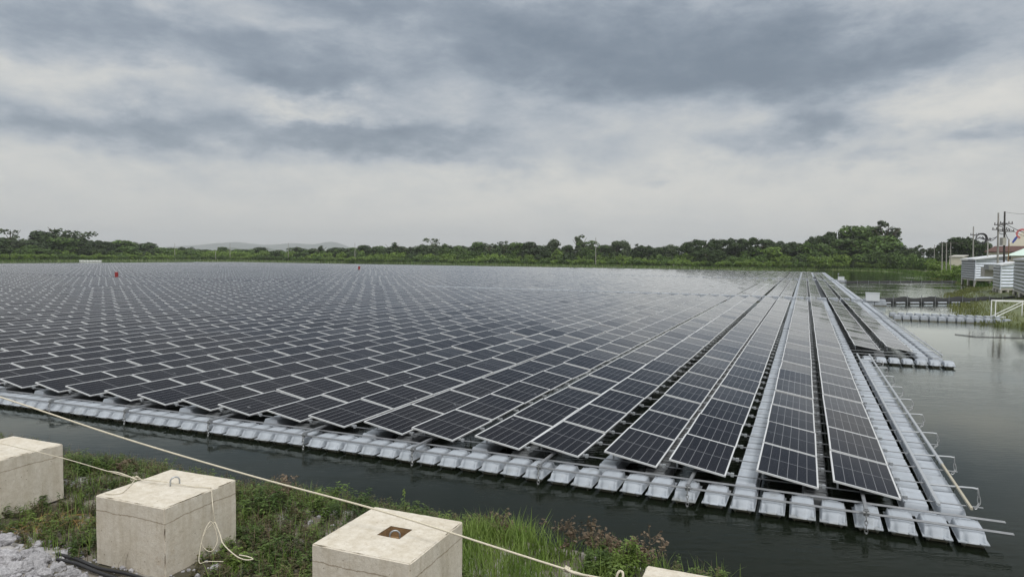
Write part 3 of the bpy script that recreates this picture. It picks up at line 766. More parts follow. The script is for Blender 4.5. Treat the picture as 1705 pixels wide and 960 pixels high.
# ------------------------------------------------------------------ booms, pier, truss gangway
def boom(p0, p1, hgt, nfl, lb, thick=.42):
    n = 60; root = empty('floating_boom', (p0.x, p0.y, 0), 0, lb, 'boom', 'black floating booms')
    d = p1-p0; sd_ = Vector((-d.y, d.x, 0)).normalized(); m1 = MB()
    for i in range(n+1):
        t = i/n; c = p0+d*t-Vector((p0.x, p0.y, 0)); sag = .28*abs(sin(t*pi*nfl/2))*hgt+.1*hgt*noise.noise(Vector((t*20, 0, 0)))
        wv = sd_*(.25*noise.noise(Vector((t*9, 3, 0))))
        for z, w in ((-.15, -thick), (.18*hgt, -thick*1.1), (hgt-sag, -thick*.3), (hgt-sag, thick*.3), (.18*hgt, thick*1.1), (-.15, thick)):
            m1.v.append(tuple(c+wv+sd_*w+Vector((0, 0, z))))
    for i in range(n):
        for k in range(5): a = i*6+k; m1.f.append([a, a+1, a+7, a+6]); m1.m.append(0); m1.uv.append(None)
    m1.build('net', M_net, root, smooth=True)
    for k in range(nfl+1):
        c = p0+d*(k/nfl)-Vector((p0.x, p0.y, 0))-sd_*(thick+.12)*(1 if sd_.y > 0 else -1); b = MB(); b.tube([c+Vector((0, 0, -.3)), c+Vector((0, 0, hgt+.12))], .035, 6); b.build('post', M_galv, root)
        if k < nfl and hgt > .6:
            b = MB(); c2 = c+d/nfl*.5+Vector((0, 0, .10)); e_ = d.normalized()*.55
            b.tube([c2-e_, c2-e_*.8, c2+e_*.8, c2+e_], .10, 8); b.build('tube_float', M_float, root)
boom(P(5.3, 69.3), Vector((63, 79, 0)), .80, 14, 'black net boom on posts and grey tubes from the electrical box to the shore')
boom(P(5.6, VC2+.5), Vector((98, 148, 0)), .42, 12, 'thin low black boom across the far inlet')
M_thin = MB(); M_thin.tube([ray(1590, 556, z=.03), ray(1625, 560, z=.03), ray(1705, 562, z=.03)], .02, 5); tag(M_thin.build('floating_line', M_wire), 'thin dark line floating on the open water by the landing stage', 'line')
def truss():
    A = ray(1657, 528, z=.28); root = empty('gangway_truss', (A.x, A.y, .28), atan2(-1.6, 7.), 'white metal truss gangway between the landing stage and the grassy shore', 'gangway')
    L_, H_ = 5.2, 1.30
    for s_ in (0, .75):
        b = MB()
        b.bar((0, s_, 0), (L_, s_, 0), .07); b.bar((0, s_, H_), (L_, s_, H_), .09)
        for x in (0, 2.6/1.2, L_/1.2, L_): b.bar((x, s_, 0), (x, s_, H_), .06)
        b.bar((.05, s_, .04), (2.2, s_, H_-.03), .055); b.bar((2.2, s_, H_-.03), (4.3, s_, .04), .055)
        b.build('truss_side', M_white, root)
    b = MB(); b.box(0, L_, .04, .71, -.03, .03); b.build('deck', M_galv, root)
truss()

# ------------------------------------------------------------------ trees
def crown_mesh(name, kind, seed, mt):
    rnd = random.Random(seed); mb = MB(); lobes = []
    if kind == 'round':
        for i in range(13):
            a = rnd.uniform(0, 2*pi); r = rnd.uniform(0, .33); z = rnd.uniform(.12, .86); lobes.append((r*cos(a)*(1.1-z*.5), r*sin(a)*(1.1-z*.5), z, rnd.uniform(.13, .22)))
        lobes.append((rnd.uniform(-.1, .1), 0, .86, .13)); n, sz = 2400, .030
    elif kind == 'airy':
        for i in range(15):
            a = rnd.uniform(0, 2*pi); r = rnd.uniform(.06, .34); z = rnd.uniform(.40, .93); lobes.append((r*cos(a), r*sin(a), z, rnd.uniform(.05, .11)))
        for i in range(9): lobes.append((rnd.uniform(-.28, .28), rnd.uniform(-.28, .28), rnd.uniform(.1, .5), .16))
        n, sz = 1500, .025
    elif kind == 'tall':
        for i in range(14):
            z = .12+.82*i/13; k_ = .17*(1.1-z*.7); lobes.append((rnd.uniform(-k_, k_), rnd.uniform(-k_, k_), z, rnd.uniform(.11, .19)*(1.15-.75*z)))
        n, sz = 1700, .026
    elif kind == 'rain':
        for i in range(44):
            a = rnd.uniform(0, 2*pi); r = .98*sqrt(rnd.random()); z = .88-.30*r**3+rnd.uniform(-.10, .02); lobes.append((r*cos(a), r*sin(a), z, rnd.uniform(.12, .17)))
        for i in range(30):
            a = rnd.uniform(0, 2*pi); r = rnd.uniform(.1, .98); lobes.append((r*cos(a), r*sin(a), rnd.uniform(.12, .62), .17))
        n, sz = 8500, .026
    elif kind == 'bush':
        for i in range(14):
            a = rnd.uniform(0, 2*pi); r = .8*sqrt(rnd.random()); z = rnd.uniform(.25, .75)*(1-.35*r); lobes.append((r*cos(a), r*sin(a), z, rnd.uniform(.18, .30)))
        n, sz = 1700, .048
    wt = [l[3]**2 for l in lobes]
    for i in range(n):
        l = rnd.choices(lobes, wt)[0]
        d = Vector((rnd.gauss(0, 1), rnd.gauss(0, 1), rnd.gauss(.25, 1))).normalized()
        flat = .55 if kind == 'rain' else .85
        p = Vector(l[:3])+Vector((d.x, d.y, d.z*flat))*l[3]*rnd.uniform(.62, 1.12)
        if p.z < .02: continue
        nn = (d+Vector((rnd.gauss(0, .55), rnd.gauss(0, .55), rnd.gauss(.25, .55)))).normalized()
        t = nn.cross(Vector((rnd.gauss(0, 1), rnd.gauss(0, 1), rnd.gauss(0, 1)))).normalized(); b = nn.cross(t)
        s_ = sz*rnd.uniform(.6, 1.35)
        if kind == 'rain': s_ *= 1.0
        mb.add([p+t*s_*a_+b*s_*c_ for a_, c_ in ((-1, -.3), (-.2, -.8), (.9, -.4), (.7, .6), (-.3, .9))], [(0, 1, 2, 3, 4)])
    return mb.mesh(name, mt)
def trunk_mesh(name, seed, spread=.25, z1=.7):
    rnd = random.Random(seed); mb = MB()
    top = Vector((rnd.uniform(-.04, .04), rnd.uniform(-.04, .04), z1*.6)); mb.tube([(0, 0, -.03), (rnd.uniform(-.02, .02), 0, z1*.3), top], .026, 6, taper=.6)
    for i in range(7):
        a = rnd.uniform(0, 2*pi); s0 = Vector((0, 0, z1*rnd.uniform(.35, .6))).lerp(top, .6); e = Vector((cos(a)*spread*rnd.uniform(.5, 1.1), sin(a)*spread, z1*rnd.uniform(.9, 1.25)))
        mb.tube([s0, s0.lerp(e, .5)+Vector((0, 0, .04)), e], .013, 5, taper=.35)
    return mb.mesh(name, M_bark)
CR = {}
MATK = {'d': M_ldark, 'm': M_lmid, 'b': M_lbright, 'g': M_lgrey}
def get(kind, mk, var):
    k = (kind, mk, var)
    if k not in CR: CR[k] = (crown_mesh(kind+'_crown', kind, hash((ord(kind[0])*7+ord(kind[1]), ord(mk), var)) % 9999, MATK[mk]), trunk_mesh(kind+'_trunk', var, .7 if kind == 'rain' else .25, .75))
    return CR[k]
DES = {'d': 'dark green', 'm': 'mid green', 'b': 'bright green', 'g': 'grey green'}
SH = {'round': 'rounded', 'airy': 'open-crowned', 'tall': 'narrow upright', 'rain': 'broad flat-topped'}
def tree(px, pytop, dist, kind, mk, wpx, label, gz=1., group='trees on the far shore', seed=0):
    base = ray(px, 430, dist=dist); top = ray(px, pytop, dist=dist); h = top.z-gz
    cm, tm = get(kind, mk, seed % 3)
    wn = {'round': .95, 'airy': .78, 'tall': .48, 'rain': 2.2}[kind]
    w = wpx/FPX*dist
    root = empty('tree', (base.x, base.y, gz), random.uniform(0, 6.28), label, 'tree', group)
    o = link('crown', cm, root); s_ = w/wn; o.scale = (s_, s_, h/.99)
    o = link('trunk', tm, root); o.scale = (s_*.9, s_*.9, h)
    return root
def shore_d(px):
    T_ = [(-40, 300), (0, 300), (60, 330), (120, 350), (300, 405), (420, 410), (500, 400), (640, 385), (850, 356), (1050, 325), (1250, 292), (1400, 300), (1480, 285), (1550, 255), (1640, 190)]
    for (a, b), (c, d) in zip(T_[:-1], T_[1:]):
        if a <= px <= c: return b+(d-b)*(px-a)/(c-a)
    return 250
TL = [  # px, py top, kind, material, width px, behind, label
 (-18, 392, 'round', 'd', 60, 18, 'dark tree at the very end of the wooded left shore'),
 (20, 378, 'airy', 'g', 44, 30, 'airy feathery tree standing above the wooded left shore'),
 (2, 404, 'round', 'd', 50, 12, 'low dark tree in front of the airy feathery tree'),
 (52, 400, 'round', 'd', 55, 20, 'dark rounded tree between the airy tree and the tallest tree on the left shore'),
 (98, 374, 'airy', 'd', 60, 30, 'tallest tree of the left shore with a ragged dark crown'),
 (80, 386, 'round', 'd', 55, 34, 'dark shoulder tree beside the tallest tree of the left shore'),
 (125, 383, 'airy', 'd', 45, 34, 'dark tree leaning out from the tallest left shore tree'),
 (100, 396, 'round', 'm', 60, 14, 'green rounded tree below the tallest left shore tree'),
 (60, 408, 'round', 'm', 50, 8, 'low green tree by the water under the dark left shore trees'),
 (150, 398, 'rain', 'd', 80, 25, 'broad dark spreading tree next to the tallest left shore tree'),
 (150, 412, 'rain', 'd', 55, 9, 'very dark low spreading tree above the white boats'),
 (185, 402, 'round', 'd', 60, 25, 'dark tree on the down-slope of the left shore wood'),
 (212, 400, 'round', 'm', 50, 20, 'rounded green tree ending the high part of the left shore wood'),
 (236, 404, 'airy', 'g', 36, 22, 'thin half bare tree at the end of the left shore wood'),
 (240, 410, 'round', 'd', 45, 15, 'dark tree beneath the thin half bare tree'),
 (268, 412, 'round', 'm', 40, 18, 'green tree where the left wood drops to low scrub'),
 (290, 414, 'airy', 'm', 30, 18, 'small loose tree at the start of the low scrub'),
 (310, 409, 'airy', 'd', 20, 22, 'tiny dark tree standing alone above the low scrub near the hills'),
 (345, 415, 'round', 'd', 26, 30, 'small dark tree below the near end of the far hills'),
 (405, 415, 'round', 'd', 30, 35, 'small dark tree below the middle of the far hills'),
 (437, 416, 'round', 'd', 35, 35, 'small dark tree below the far end of the far hills'),
 (520, 413, 'round', 'd', 20, 22, 'small dark tree at the foot of the pointed dark tree'),
 (534, 409, 'tall', 'd', 16, 25, 'small pointed dark tree above the scrub'),
 (552, 415, 'round', 'd', 25, 18, 'low dark tree on the far side of the pointed dark tree'),
 (572, 413, 'round', 'd', 30, 20, 'twin-topped dark tree above the second distant pole'),
 (612, 414, 'round', 'd', 20, 20, 'very small round dark tree behind the distant red drum'),
 (632, 412, 'round', 'd', 30, 20, 'dark tree leading up to the peaked dark tree'),
 (655, 404, 'tall', 'd', 24, 24, 'peaked dark tree right of the distant red drum'),
 (665, 410, 'round', 'd', 34, 24, 'dark tree leaning on the peaked dark tree'),
 (682, 411, 'tall', 'd', 14, 20, 'little dark tree in the gap after the peaked tree'),
 (703, 406, 'round', 'd', 30, 22, 'dark tree on the near side of the open-branched tree'),
 (722, 394, 'airy', 'g', 34, 26, 'open-branched tree rising over the middle of the shore'),
 (742, 405, 'round', 'm', 28, 22, 'rounded green tree on the far side of the open-branched tree'),
 (765, 409, 'round', 'm', 30, 20, 'low green tree in the dip after the open-branched tree'),
 (794, 403, 'round', 'm', 30, 22, 'green tree with two small tops mid shore'),
 (815, 402, 'airy', 'd', 26, 24, 'dark ragged tree with side branches mid shore'),
 (839, 400, 'airy', 'd', 22, 26, 'thin ragged tree poking above the mid shore'),
 (858, 404, 'round', 'm', 36, 22, 'broad green tree behind the middle of the array'),
 (880, 403, 'round', 'd', 36, 22, 'broad dark tree behind the middle of the array'),
 (900, 409, 'round', 'd', 36, 14, 'low dark tree under the broad dark tree'),
 (920, 400, 'round', 'g', 34, 24, 'grey green domed tree before the vine-hung tree'),
 (943, 408, 'round', 'd', 22, 20, 'small dark tree in the gap before the vine-hung tree'),
 (964, 391, 'tall', 'g', 22, 24, 'vine-hung tree with a thin spike at its top'),
 (980, 400, 'airy', 'm', 34, 22, 'loose tree beside the vine-hung tree'),
 (1003, 408, 'round', 'd', 26, 18, 'low dark tree after the vine-hung tree'),
 (1026, 401, 'round', 'g', 30, 24, 'first of two pale domed trees before the spreading trees'),
 (1043, 402, 'round', 'g', 24, 24, 'second of two pale domed trees before the spreading trees'),
 (1063, 406, 'tall', 'd', 20, 20, 'small pointed dark tree before the spreading trees'),
 (1080, 408, 'round', 'd', 26, 20, 'small round dark tree before the spreading trees'),
 (1098, 411, 'round', 'd', 26, 18, 'low tree in the dip before the spreading trees'),
 (1116, 407, 'round', 'g', 26, 22, 'pale tree touching the first spreading tree'),
 (1165, 397, 'rain', 'd', 76, 28, 'first broad dark spreading tree with a flat top'),
 (1208, 395, 'rain', 'd', 80, 34, 'second broad dark spreading tree with a flat top'),
 (1255, 394, 'rain', 'd', 84, 34, 'third and widest broad dark spreading tree'),
 (1304, 400, 'rain', 'd', 76, 30, 'fourth broad dark spreading tree, lower than its neighbours'),
 (1180, 413, 'rain', 'd', 60, 12, 'low dark spreading limb tree in front of the first spreading trees'),
 (1340, 402, 'round', 'm', 44, 18, 'green tree between the spreading trees and the tall grove'),
 (1290, 411, 'round', 'b', 46, 8, 'light green rounded tree in front of the spreading trees'),
 (1368, 390, 'rain', 'd', 60, 30, 'dark sloping tree starting the tall grove'),
 (1390, 384, 'rain', 'd', 74, 34, 'dark domed tree in the tall grove'),
 (1428, 376, 'round', 'm', 74, 34, 'large green domed tree in the tall grove'),
 (1450, 378, 'round', 'm', 60, 30, 'large green tree touching the tallest grove tree'),
 (1474, 366, 'tall', 'g', 40, 30, 'tallest tree of the grove with a ragged upright crown'),
 (1470, 392, 'round', 'm', 66, 20, 'green tree at the foot of the tallest grove tree'),
 (1408, 398, 'round', 'm', 70, 14, 'wide green tree in front of the grove'),
 (1438, 402, 'round', 'm', 56, 10, 'mid green tree by the water in front of the grove'),
 (1372, 405, 'round', 'm', 50, 12, 'bushy green tree by the water before the grove'),
 (1500, 408, 'round', 'd', 40, 20, 'dark low tree on the far side of the tall grove'),
 (1530, 408, 'tall', 'd', 20, 60, 'small dark tree in the gap towards the sheds'),
 (1516, 412, 'round', 'd', 24, 50, 'tiny dark tree in the gap towards the sheds'),
 (1550, 412, 'round', 'd', 26, 40, 'low dark tree behind the timber poles'),
 (1592, 396, 'round', 'd', 50, 10, 'big dark tree behind the first utility pole'),
 (1612, 394, 'round', 'd', 46, 12, 'big dark tree beside the coil of cable'),
 (1636, 402, 'round', 'd', 44, 14, 'dark tree behind the cable coil and corrugated sheds'),
 (1575, 404, 'round', 'd', 34, 12, 'dark tree behind the timber pole frame')]
for i, (px, py, kd, mk, w, beh, lb) in enumerate(TL):
    dist = shore_d(min(px, 1560))+beh
    tree(px, py, dist, kd, mk, w*(1.28 if kd != 'rain' else 1.08), lb, seed=i)
# filler trees of the treeline
px = 4; k = 0
while px < 1345:
    x = 425.6+(px-852)*.00966
    up = (21 if px < 140 else 14 if px < 260 else 8 if px < 540 else 12 if px < 720 else 17 if px < 1000 else 16)
    seg = 'of the left shore wood' if px < 290 else 'below the far hills' if px < 540 else 'before the middle of the shore' if px < 760 else 'behind the middle of the array' if px < 1010 else 'before and below the spreading trees'
    mk = random.choice('ddmdg')
    tree(px, x-up-random.uniform(-3, 3.5), shore_d(px)+random.uniform(30, 42), 'round', mk, random.uniform(36, 58), f'{DES[mk]} rounded tree filling the treeline {seg}', group=f'{DES[mk]} rounded trees {seg}', seed=k)
    px += random.uniform(13, 22) if px > 540 or px < 280 else 30; k += 1
# scrub bands along the shore
def bushes():
    k = 0
    def put(px, py, dist, mk, w, var):
        nonlocal k
        base = ray(px, 430, dist=dist); top = ray(px, py, dist=dist); gz = .8
        h = top.z-gz
        if h < .6: return
        o = link('shrub', get('bush', mk, var)[0]); o.location = (base.x, base.y, gz-.15); o.rotation_euler = (0, 0, random.uniform(0, 6.28))
        s_ = w/FPX*dist/1.9; o.scale = (s_, s_, h/.95)
        seg = ('below the left shore wood' if px < 290 else 'below the far hills' if px < 500 else 'between the distant poles and the peaked tree' if px < 700 else
               'behind the middle of the array' if px < 1000 else 'below the spreading trees' if px < 1350 else 'below the tall grove' if px < 1510 else 'beside the inlet towards the sheds')
        tag(o, f'{DES[mk]} shrub in the scrub {seg}', 'shrub', f'{DES[mk]} shrubs {seg}'); k += 1
    px = -30
    while px < 1600:
        d = shore_d(min(px, 1560)); x = 425.6+(px-852)*.00966; wob = noise.noise(Vector((px*.02, 1, 0)))
        tall = 1.0 if px < 1300 else 1.0
        put(px, x-(11+6*wob)*(1 if 560 < px < 1330 or px < 270 else .72), d+26+random.uniform(-4, 4), random.choice('mmdmb'), random.uniform(34, 52), random.randrange(3))
        put(px+8, x-(5.5+5*noise.noise(Vector((px*.03, 7, 0)))), d+14+random.uniform(-3, 3), random.choice('bmbbmd'), random.uniform(24, 38), random.randrange(3))
        put(px+14, x+1.0+2.5*random.random(), d+4+random.uniform(-2, 2), random.choice('bbmmb'), random.uniform(22, 32), random.randrange(3))
        px += 16.5
    for px, py, w, dd in ((1392, 418, 50, 8), (1425, 414, 56, 10), (1460, 413, 56, 10), (1490, 416, 46, 8), (1515, 420, 46, 0), (1540, 424, 40, -6), (1555, 428, 34, -14), (1575, 426, 36, -20), (1592, 424, 34, -24), (1370, 421, 44, 2)):
        put(px, py, shore_d(min(px, 1560))+dd, random.choice('bm'), w, random.randrange(3))
    for px, py, w, dist in ((1570, 433, 40, 205), (1594, 434, 36, 200), (1582, 436, 30, 195), (1570, 446, 40, 170), (1590, 442, 36, 160), (1600, 448, 30, 150), (1555, 449, 30, 185), (1580, 452, 36, 158)):
        put(px, py, dist, 'b', w, random.randrange(3))
    print('shrubs', k)
bushes()
# grass fringes: stuff
def tuft_field(name, pts, hmin, hmax, mt, lb, cat, per=5, wd=.5):
    mb = MB()
    for p in pts:
        for k in range(per):
            a = random.uniform(0, 2*pi); h = random.uniform(hmin, hmax); w = h*wd*random.uniform(.5, 1)*.5
            c = p+Vector((random.gauss(0, hmax*.5), random.gauss(0, hmax*.5), 0)); dx = Vector((cos(a), sin(a), 0))*w; ln = Vector((random.gauss(0, .25), random.gauss(0, .25), 1))*h
            mb.add([c-dx*.5, c+dx*.5, c+dx*.35+ln*.6, c+ln, c-dx*.4+ln*.55], [(0, 1, 2, 3, 4)])
    tag(mb.build(name, mt), lb, cat, kind='stuff')
pts = []
for i in range(len(shore)-1):
    a, b = Vector(shore[i]), Vector(shore[i+1]); n = int((b-a).length/.7)
    if a.y < 25 or a.x < -240: continue
    if a.y > 100:
        for k in range(n):
            p = a.lerp(b, k/n); d = (p-Vector((-40, 150))).normalized()
            for r in (0.2, 1.5, 3.5): q = p+d*(r+random.uniform(-.6, .6)); pts.append(Vector((q.x, q.y, 0.1+r*.06)))
tuft_field('shore_grass', pts, .5, 1.2, M_lmid, 'long green grass and reeds along the far waterline', 'grass', per=4, wd=.7)
pts = []
for i in range(len(shore)-1):
    a, b = Vector(shore[i]), Vector(shore[i+1]); n = int((b-a).length/.35)
    if not (28 < a.y < 165 and a.x > 20): continue
    for k in range(n):
        p = a.lerp(b, k/n); d = (p-Vector((-40, 150))).normalized()
        for r in (-1., -.3, .4, 1.2, 2.3, 3.8, 5.5, 7.5, 10): q = p+d*(r+random.uniform(-.6, .6)); pts.append(Vector((q.x, q.y, max(0, .05+r*.08))))
tuft_field('inlet_grass', pts, .10, .34, M_bankgrass, 'yellow green grass on the bank under and beside the stilted sheds', 'grass', per=5, wd=.6)

# ------------------------------------------------------------------ sheds, houses, poles on the far side of the inlet
def corr_wall(mb, a, b, z0, z1, pitch=.40, amp=.13, horizontal=True, mi=0):
    """sheet with real ribs; horizontal ribs stack up the wall"""
    a, b = Vector(a), Vector(b); d = (b-a); nrm = Vector((d.y, -d.x, 0)).normalized()
    n = int((z1-z0)/pitch*2)
    vs = []
    for i in range(n+1):
        z = z0+(z1-z0)*i/n; o = nrm*(amp if i % 2 else 0)
        vs += [(a.x+o.x, a.y+o.y, z), (b.x+o.x, b.y+o.y, z)]
    mb.add(vs, [(2*i, 2*i+1, 2*i+3, 2*i+2) for i in range(n)], mi)
def shed(px0, px1, px2, dist0, dist1, zf, zt0, zt1, lb, door=None, matA=M_corrg, matB=M_corrw, roof_over=.35):
    """corner px1 nearest: wall A from px0 to px1 (seen side-on), wall B from px1 to px2"""
    A = ray(px0, 430, dist=dist0); B = ray(px1, 430, dist=dist1); Cc = ray(px2, 430, dist=dist1+ .6)
    A.z = B.z = Cc.z = 0; Dd = A+(Cc-B)
    root = empty('shed', (B.x, B.y, 0), 0, lb, 'shed', 'corrugated sheds on stilts by the inlet'); o = Vector((B.x, B.y, 0))
    A, B_, C2, D2 = A-o, B-o, Cc-o, Dd-o
    w = MB(); corr_wall(w, A, B_, zf, zt0); w.build('wall', matA, root)
    w = MB(); corr_wall(w, B_, C2, zf, zt0+.0); w.add([(B_.x, B_.y, zt0), (C2.x, C2.y, zt0), (C2.x, C2.y, zt1)], [(0, 1, 2)]); w.build('wall', matB, root)
    w = MB(); corr_wall(w, C2, D2, zf, zt1); w.build('wall', matA, root)
    w = MB(); corr_wall(w, D2, A, zf, zt0); w.build('wall', matA, root)
    ctr = (A+B_+C2+D2)/4
    r = MB(); vs = []
    for p, z in ((A, zt0), (B_, zt0), (C2, zt1), (D2, zt1)):
        q = ctr+(p-ctr)*1.10; vs.append((q.x, q.y, z+.05))
    vs += [(x, y, z+.22) for x, y, z in vs]; r.add(vs, [(0, 1, 2, 3), (7, 6, 5, 4), (0, 4, 5, 1), (1, 5, 6, 2), (2, 6, 7, 3), (3, 7, 4, 0)]); r.build('roof', M_roofw, root)
    f = MB(); f.add([(p.x, p.y, z) for z in (zf-.25, zf) for p in (A, B_, C2, D2)], [(0, 1, 2, 3), (4, 7, 6, 5), (0, 4, 5, 1), (1, 5, 6, 2), (2, 6, 7, 3), (3, 7, 4, 0)]); f.build('floor_frame', M_post, root)
    for p in (A, A.lerp(B_, .5), B_, B_.lerp(C2, .5), C2):
        q = ctr+(p-ctr)*.94; s_ = MB(); s_.box(q.x-.16, q.x+.16, q.y-.16, q.y+.16, .1, zf-.25); s_.build('stilt', M_post, root)
    for p in (A, B_, C2):
        s_ = MB(); s_.bar((p.x, p.y-.08, zf-.2), (p.x, p.y-.08, zt0), .12); s_.build('corner_post', M_corrw, root)
    return root
s1 = shed(1602, 1624, 1676, 132, 120, 1.45, 4.75, 5.5, 'largest pale corrugated shed on stilts, its roof sloping up from the water')
# awning and air unit on the first shed
b = MB(); p = ray(1643, 452, dist=117); o_ = s1.location; q = p-o_
b.box(q.x-.9, q.x+.9, q.y-.8, q.y+.2, q.z-.8, q.z+.7); b.build('air_unit', M_post, s1)
b = MB(); p = ray(1652, 446, dist=116); q = p-o_; b.box(q.x-1.2, q.x+1.2, q.y-.9, q.y+.3, q.z-.3, q.z+.5); b.build('awning', M_corrg, s1)
shed(1656, 1667, 1692, 97, 90, 1.15, 4.0, 4.35, 'small middle shed with silver sheet front and barred panel, on stilts')
shed(1690, 1712, 1760, 84, 72, 1.35, 4.75, 5.0, 'dark grey ribbed shed at the end of the stilted row, with a white roof edge')
def house(name, px0, px1, dist, depth, z0, z1, roofh, mw, mr, lb, cat='building', wins=0, overhang=.6, hip=False):
    A = ray(px0, 430, dist=dist); B = ray(px1, 430, dist=dist); B = ray(px1, 430, dist=dist-.70*(B.x-A.x)); d = B-A; w = d.length
    root = empty(name, (A.x, A.y, 0), atan2(d.y, d.x), lb, cat)
    b = MB(); b.box(0, w, 0, depth, z0, z1); b.build('wall', mw, root)
    b = MB(); e = overhang
    if hip: vs = [(-e, -e, z1), (w+e, -e, z1), (w+e, depth+e, z1), (-e, depth+e, z1), (w*.3, depth/2, z1+roofh), (w*.7, depth/2, z1+roofh)]; b.add(vs, [(0, 1, 5, 4), (1, 2, 5), (2, 3, 4, 5), (3, 0, 4), (3, 2, 1, 0)])
    else: vs = [(-e, -e, z1), (w+e, -e, z1), (w+e, depth+e, z1+roofh), (-e, depth+e, z1+roofh), (-e, -e, z1+.25), (w+e, -e, z1+.25), (w+e, depth+e, z1+roofh+.25), (-e, depth+e, z1+roofh+.25)]; b.add(vs, [(3, 2, 1, 0), (4, 5, 6, 7), (0, 1, 5, 4), (1, 2, 6, 5), (2, 3, 7, 6), (3, 0, 4, 7)])
    b.build('roof', mr, root)
    for k in range(wins):
        x = w*(k+.5)/wins; f = MB(); ww = w/wins*.30
        f.box(x-ww, x+ww, -.06, -.002, z1-2.0, z1-.5); fo = f.build('window', M_white, root)
        f = MB(); f.box(x-ww*.9, x-.05, -.09, -.062, z1-1.9, z1-.6); f.box(x+.05, x+ww*.9, -.09, -.062, z1-1.9, z1-.6); f.build('pane', M_window, fo)
    return root
hb = house('house', 1644, 1760, 190, 5, .8, 6.9, 1.6, M_cream, M_brown, 'long cream building with dark red brown roof behind the power poles', wins=7)
house('house', 1683, 1760, 118, 6, 3.4, 5.6, 1.8, M_cream, M_green, 'pale house with light green hipped roof above the last sheds', hip=True, wins=0)
house('outbuilding', 1581, 1603, 215, 4, .8, 5.6, .5, M_cream, M_post, 'low pale outbuilding half hidden by shrubs before the sheds', overhang=.2)
# billboard with red arc and blue stroke
def billboard():
    A = ray(1681, 412, dist=215); B = ray(1765, 412, dist=215); w = (B-A).length; z0 = ray(1690, 412, dist=215).z; z1 = ray(1700, 378, dist=215).z
    root = empty('billboard', (A.x, A.y, z0), 0, 'pale sign board with a red arc and a blue stroke above the brown roof', 'sign')
    b = MB(); h = z1-z0; vs = [(0, 0), (w, 0), (w, h), (w*.33, h), (w*.12, h*.45), (0, h*.2)]
    n = len(vs); b.add([(x, 0, z) for x, z in vs]+[(x, .3, z) for x, z in vs], [tuple(range(n)), tuple(range(2*n-1, n-1, -1))]+[(k, k+n, (k+1) % n+n, (k+1) % n) for k in range(n)]); b.build('board', M_cream, root)
    def stroke(pts, wd, mt, nm):
        m_ = MB(); P_ = [Vector((ray(x, y, dist=214.9).x-A.x, -.06, ray(x, y, dist=214.9).z-z0)) for x, y in pts]
        for i, p in enumerate(P_):
            d = (P_[min(i+1, len(P_)-1)]-P_[max(i-1, 0)]).normalized(); nn = Vector((-d.z, 0, d.x)); ww = wd*(.55+.45*sin(pi*(i+.5)/len(P_)))
            m_.v += [tuple(p+nn*ww), tuple(p-nn*ww)]
        for i in range(len(P_)-1): m_.f.append([2*i, 2*i+1, 2*i+3, 2*i+2]); m_.m.append(0); m_.uv.append(None)
        m_.build(nm, mt, root)
    stroke([(1699, 396), (1694, 393), (1693, 388), (1696, 384), (1702, 382), (1712, 383)], .35, M_signred, 'red_arc')
    stroke([(1686, 404), (1689, 400), (1692, 396), (1694, 394)], .38, M_signblue, 'blue_stroke')
    for x in (1, w*.3, w*.6): p_ = MB(); p_.tube([(x, .5, -6), (x, .5, 0)], .15, 6); p_.build('leg', M_pole, root)
billboard()
def pole(px, py0, py1, dist, r, mt, lb, arms=(), cat='utility pole'):
    g = ray(px, py0, dist=dist); t = ray(px, py1, dist=dist)
    root = empty('utility_pole', (g.x, g.y, .8), 0, lb, cat)
    b = MB(); b.tube([(0, 0, 0), (t.x-g.x, 0, t.z-.8)], r, 7, taper=.7); b.build('shaft', mt, root)
    for py, hw in arms:
        z = ray(px, py, dist=dist).z-.8; b = MB(); b.box(-hw, hw, -.07, .07, z-.07, z+.07); b.build('crossarm', M_poled, root)
        for x in (-hw*.9, -hw*.4, hw*.4, hw*.9): i_ = MB(); i_.tube([(x, 0, z+.07), (x, 0, z+.35)], .06, 5); i_.build('insulator', M_poled, root)
    return root
p1 = pole(1621, 432, 377, 135, .15, M_pole, 'single concrete pole at the start of the cable coil', [(391, .8)])
p2 = pole(1662.5, 430, 354, 110, .17, M_pole, 'pale grey pole of the tall transformer pair', [(374, .9), (382, 1.2)])
p3 = pole(1673, 432, 352, 108, .17, M_poled, 'dark pole of the tall transformer pair', [(372, 1.0), (385, 1.3)])
p4 = pole(1645, 430, 400, 125, .13, M_pole, 'short tan pole at the far end of the cable coil', [(399, .4)])
p5 = pole(1680, 428, 398, 112, .10, M_rust, 'short rusty pole beside the dark transformer pole', [])
for px, lb in ((1569, 'first post of the timber pole frame before the sheds'), (1576, 'middle post of the timber pole frame'),):
    pole(px, 440, 405, 168, .14, M_pole, lb)
pole(1583, 452, 403, 160, .11, M_pole, 'leaning last post of the timber pole frame with a cross beam', [(404.5, 2.6)])
pole(1556, 428, 407, 240, .12, M_pole, 'very distant pole in the gap before the sheds')
for px, y0, y1, lb in ((383, 425, 405, 'thin distant pole below the near hills'), (480, 430, 404, 'white based distant pole at the end of the hills'), (591, 430, 404, 'thin distant pole before the red drum'), (359, 433, 418, 'short white stake standing in the scrub'), (992, 428, 395, 'thin mast beside the vine-hung tree'), (291, 425, 405, 'thin pole at the end of the left shore wood')):
    pole(px, y0, y1, shore_d(px)+3, .16, M_pole, lb, cat='pole')
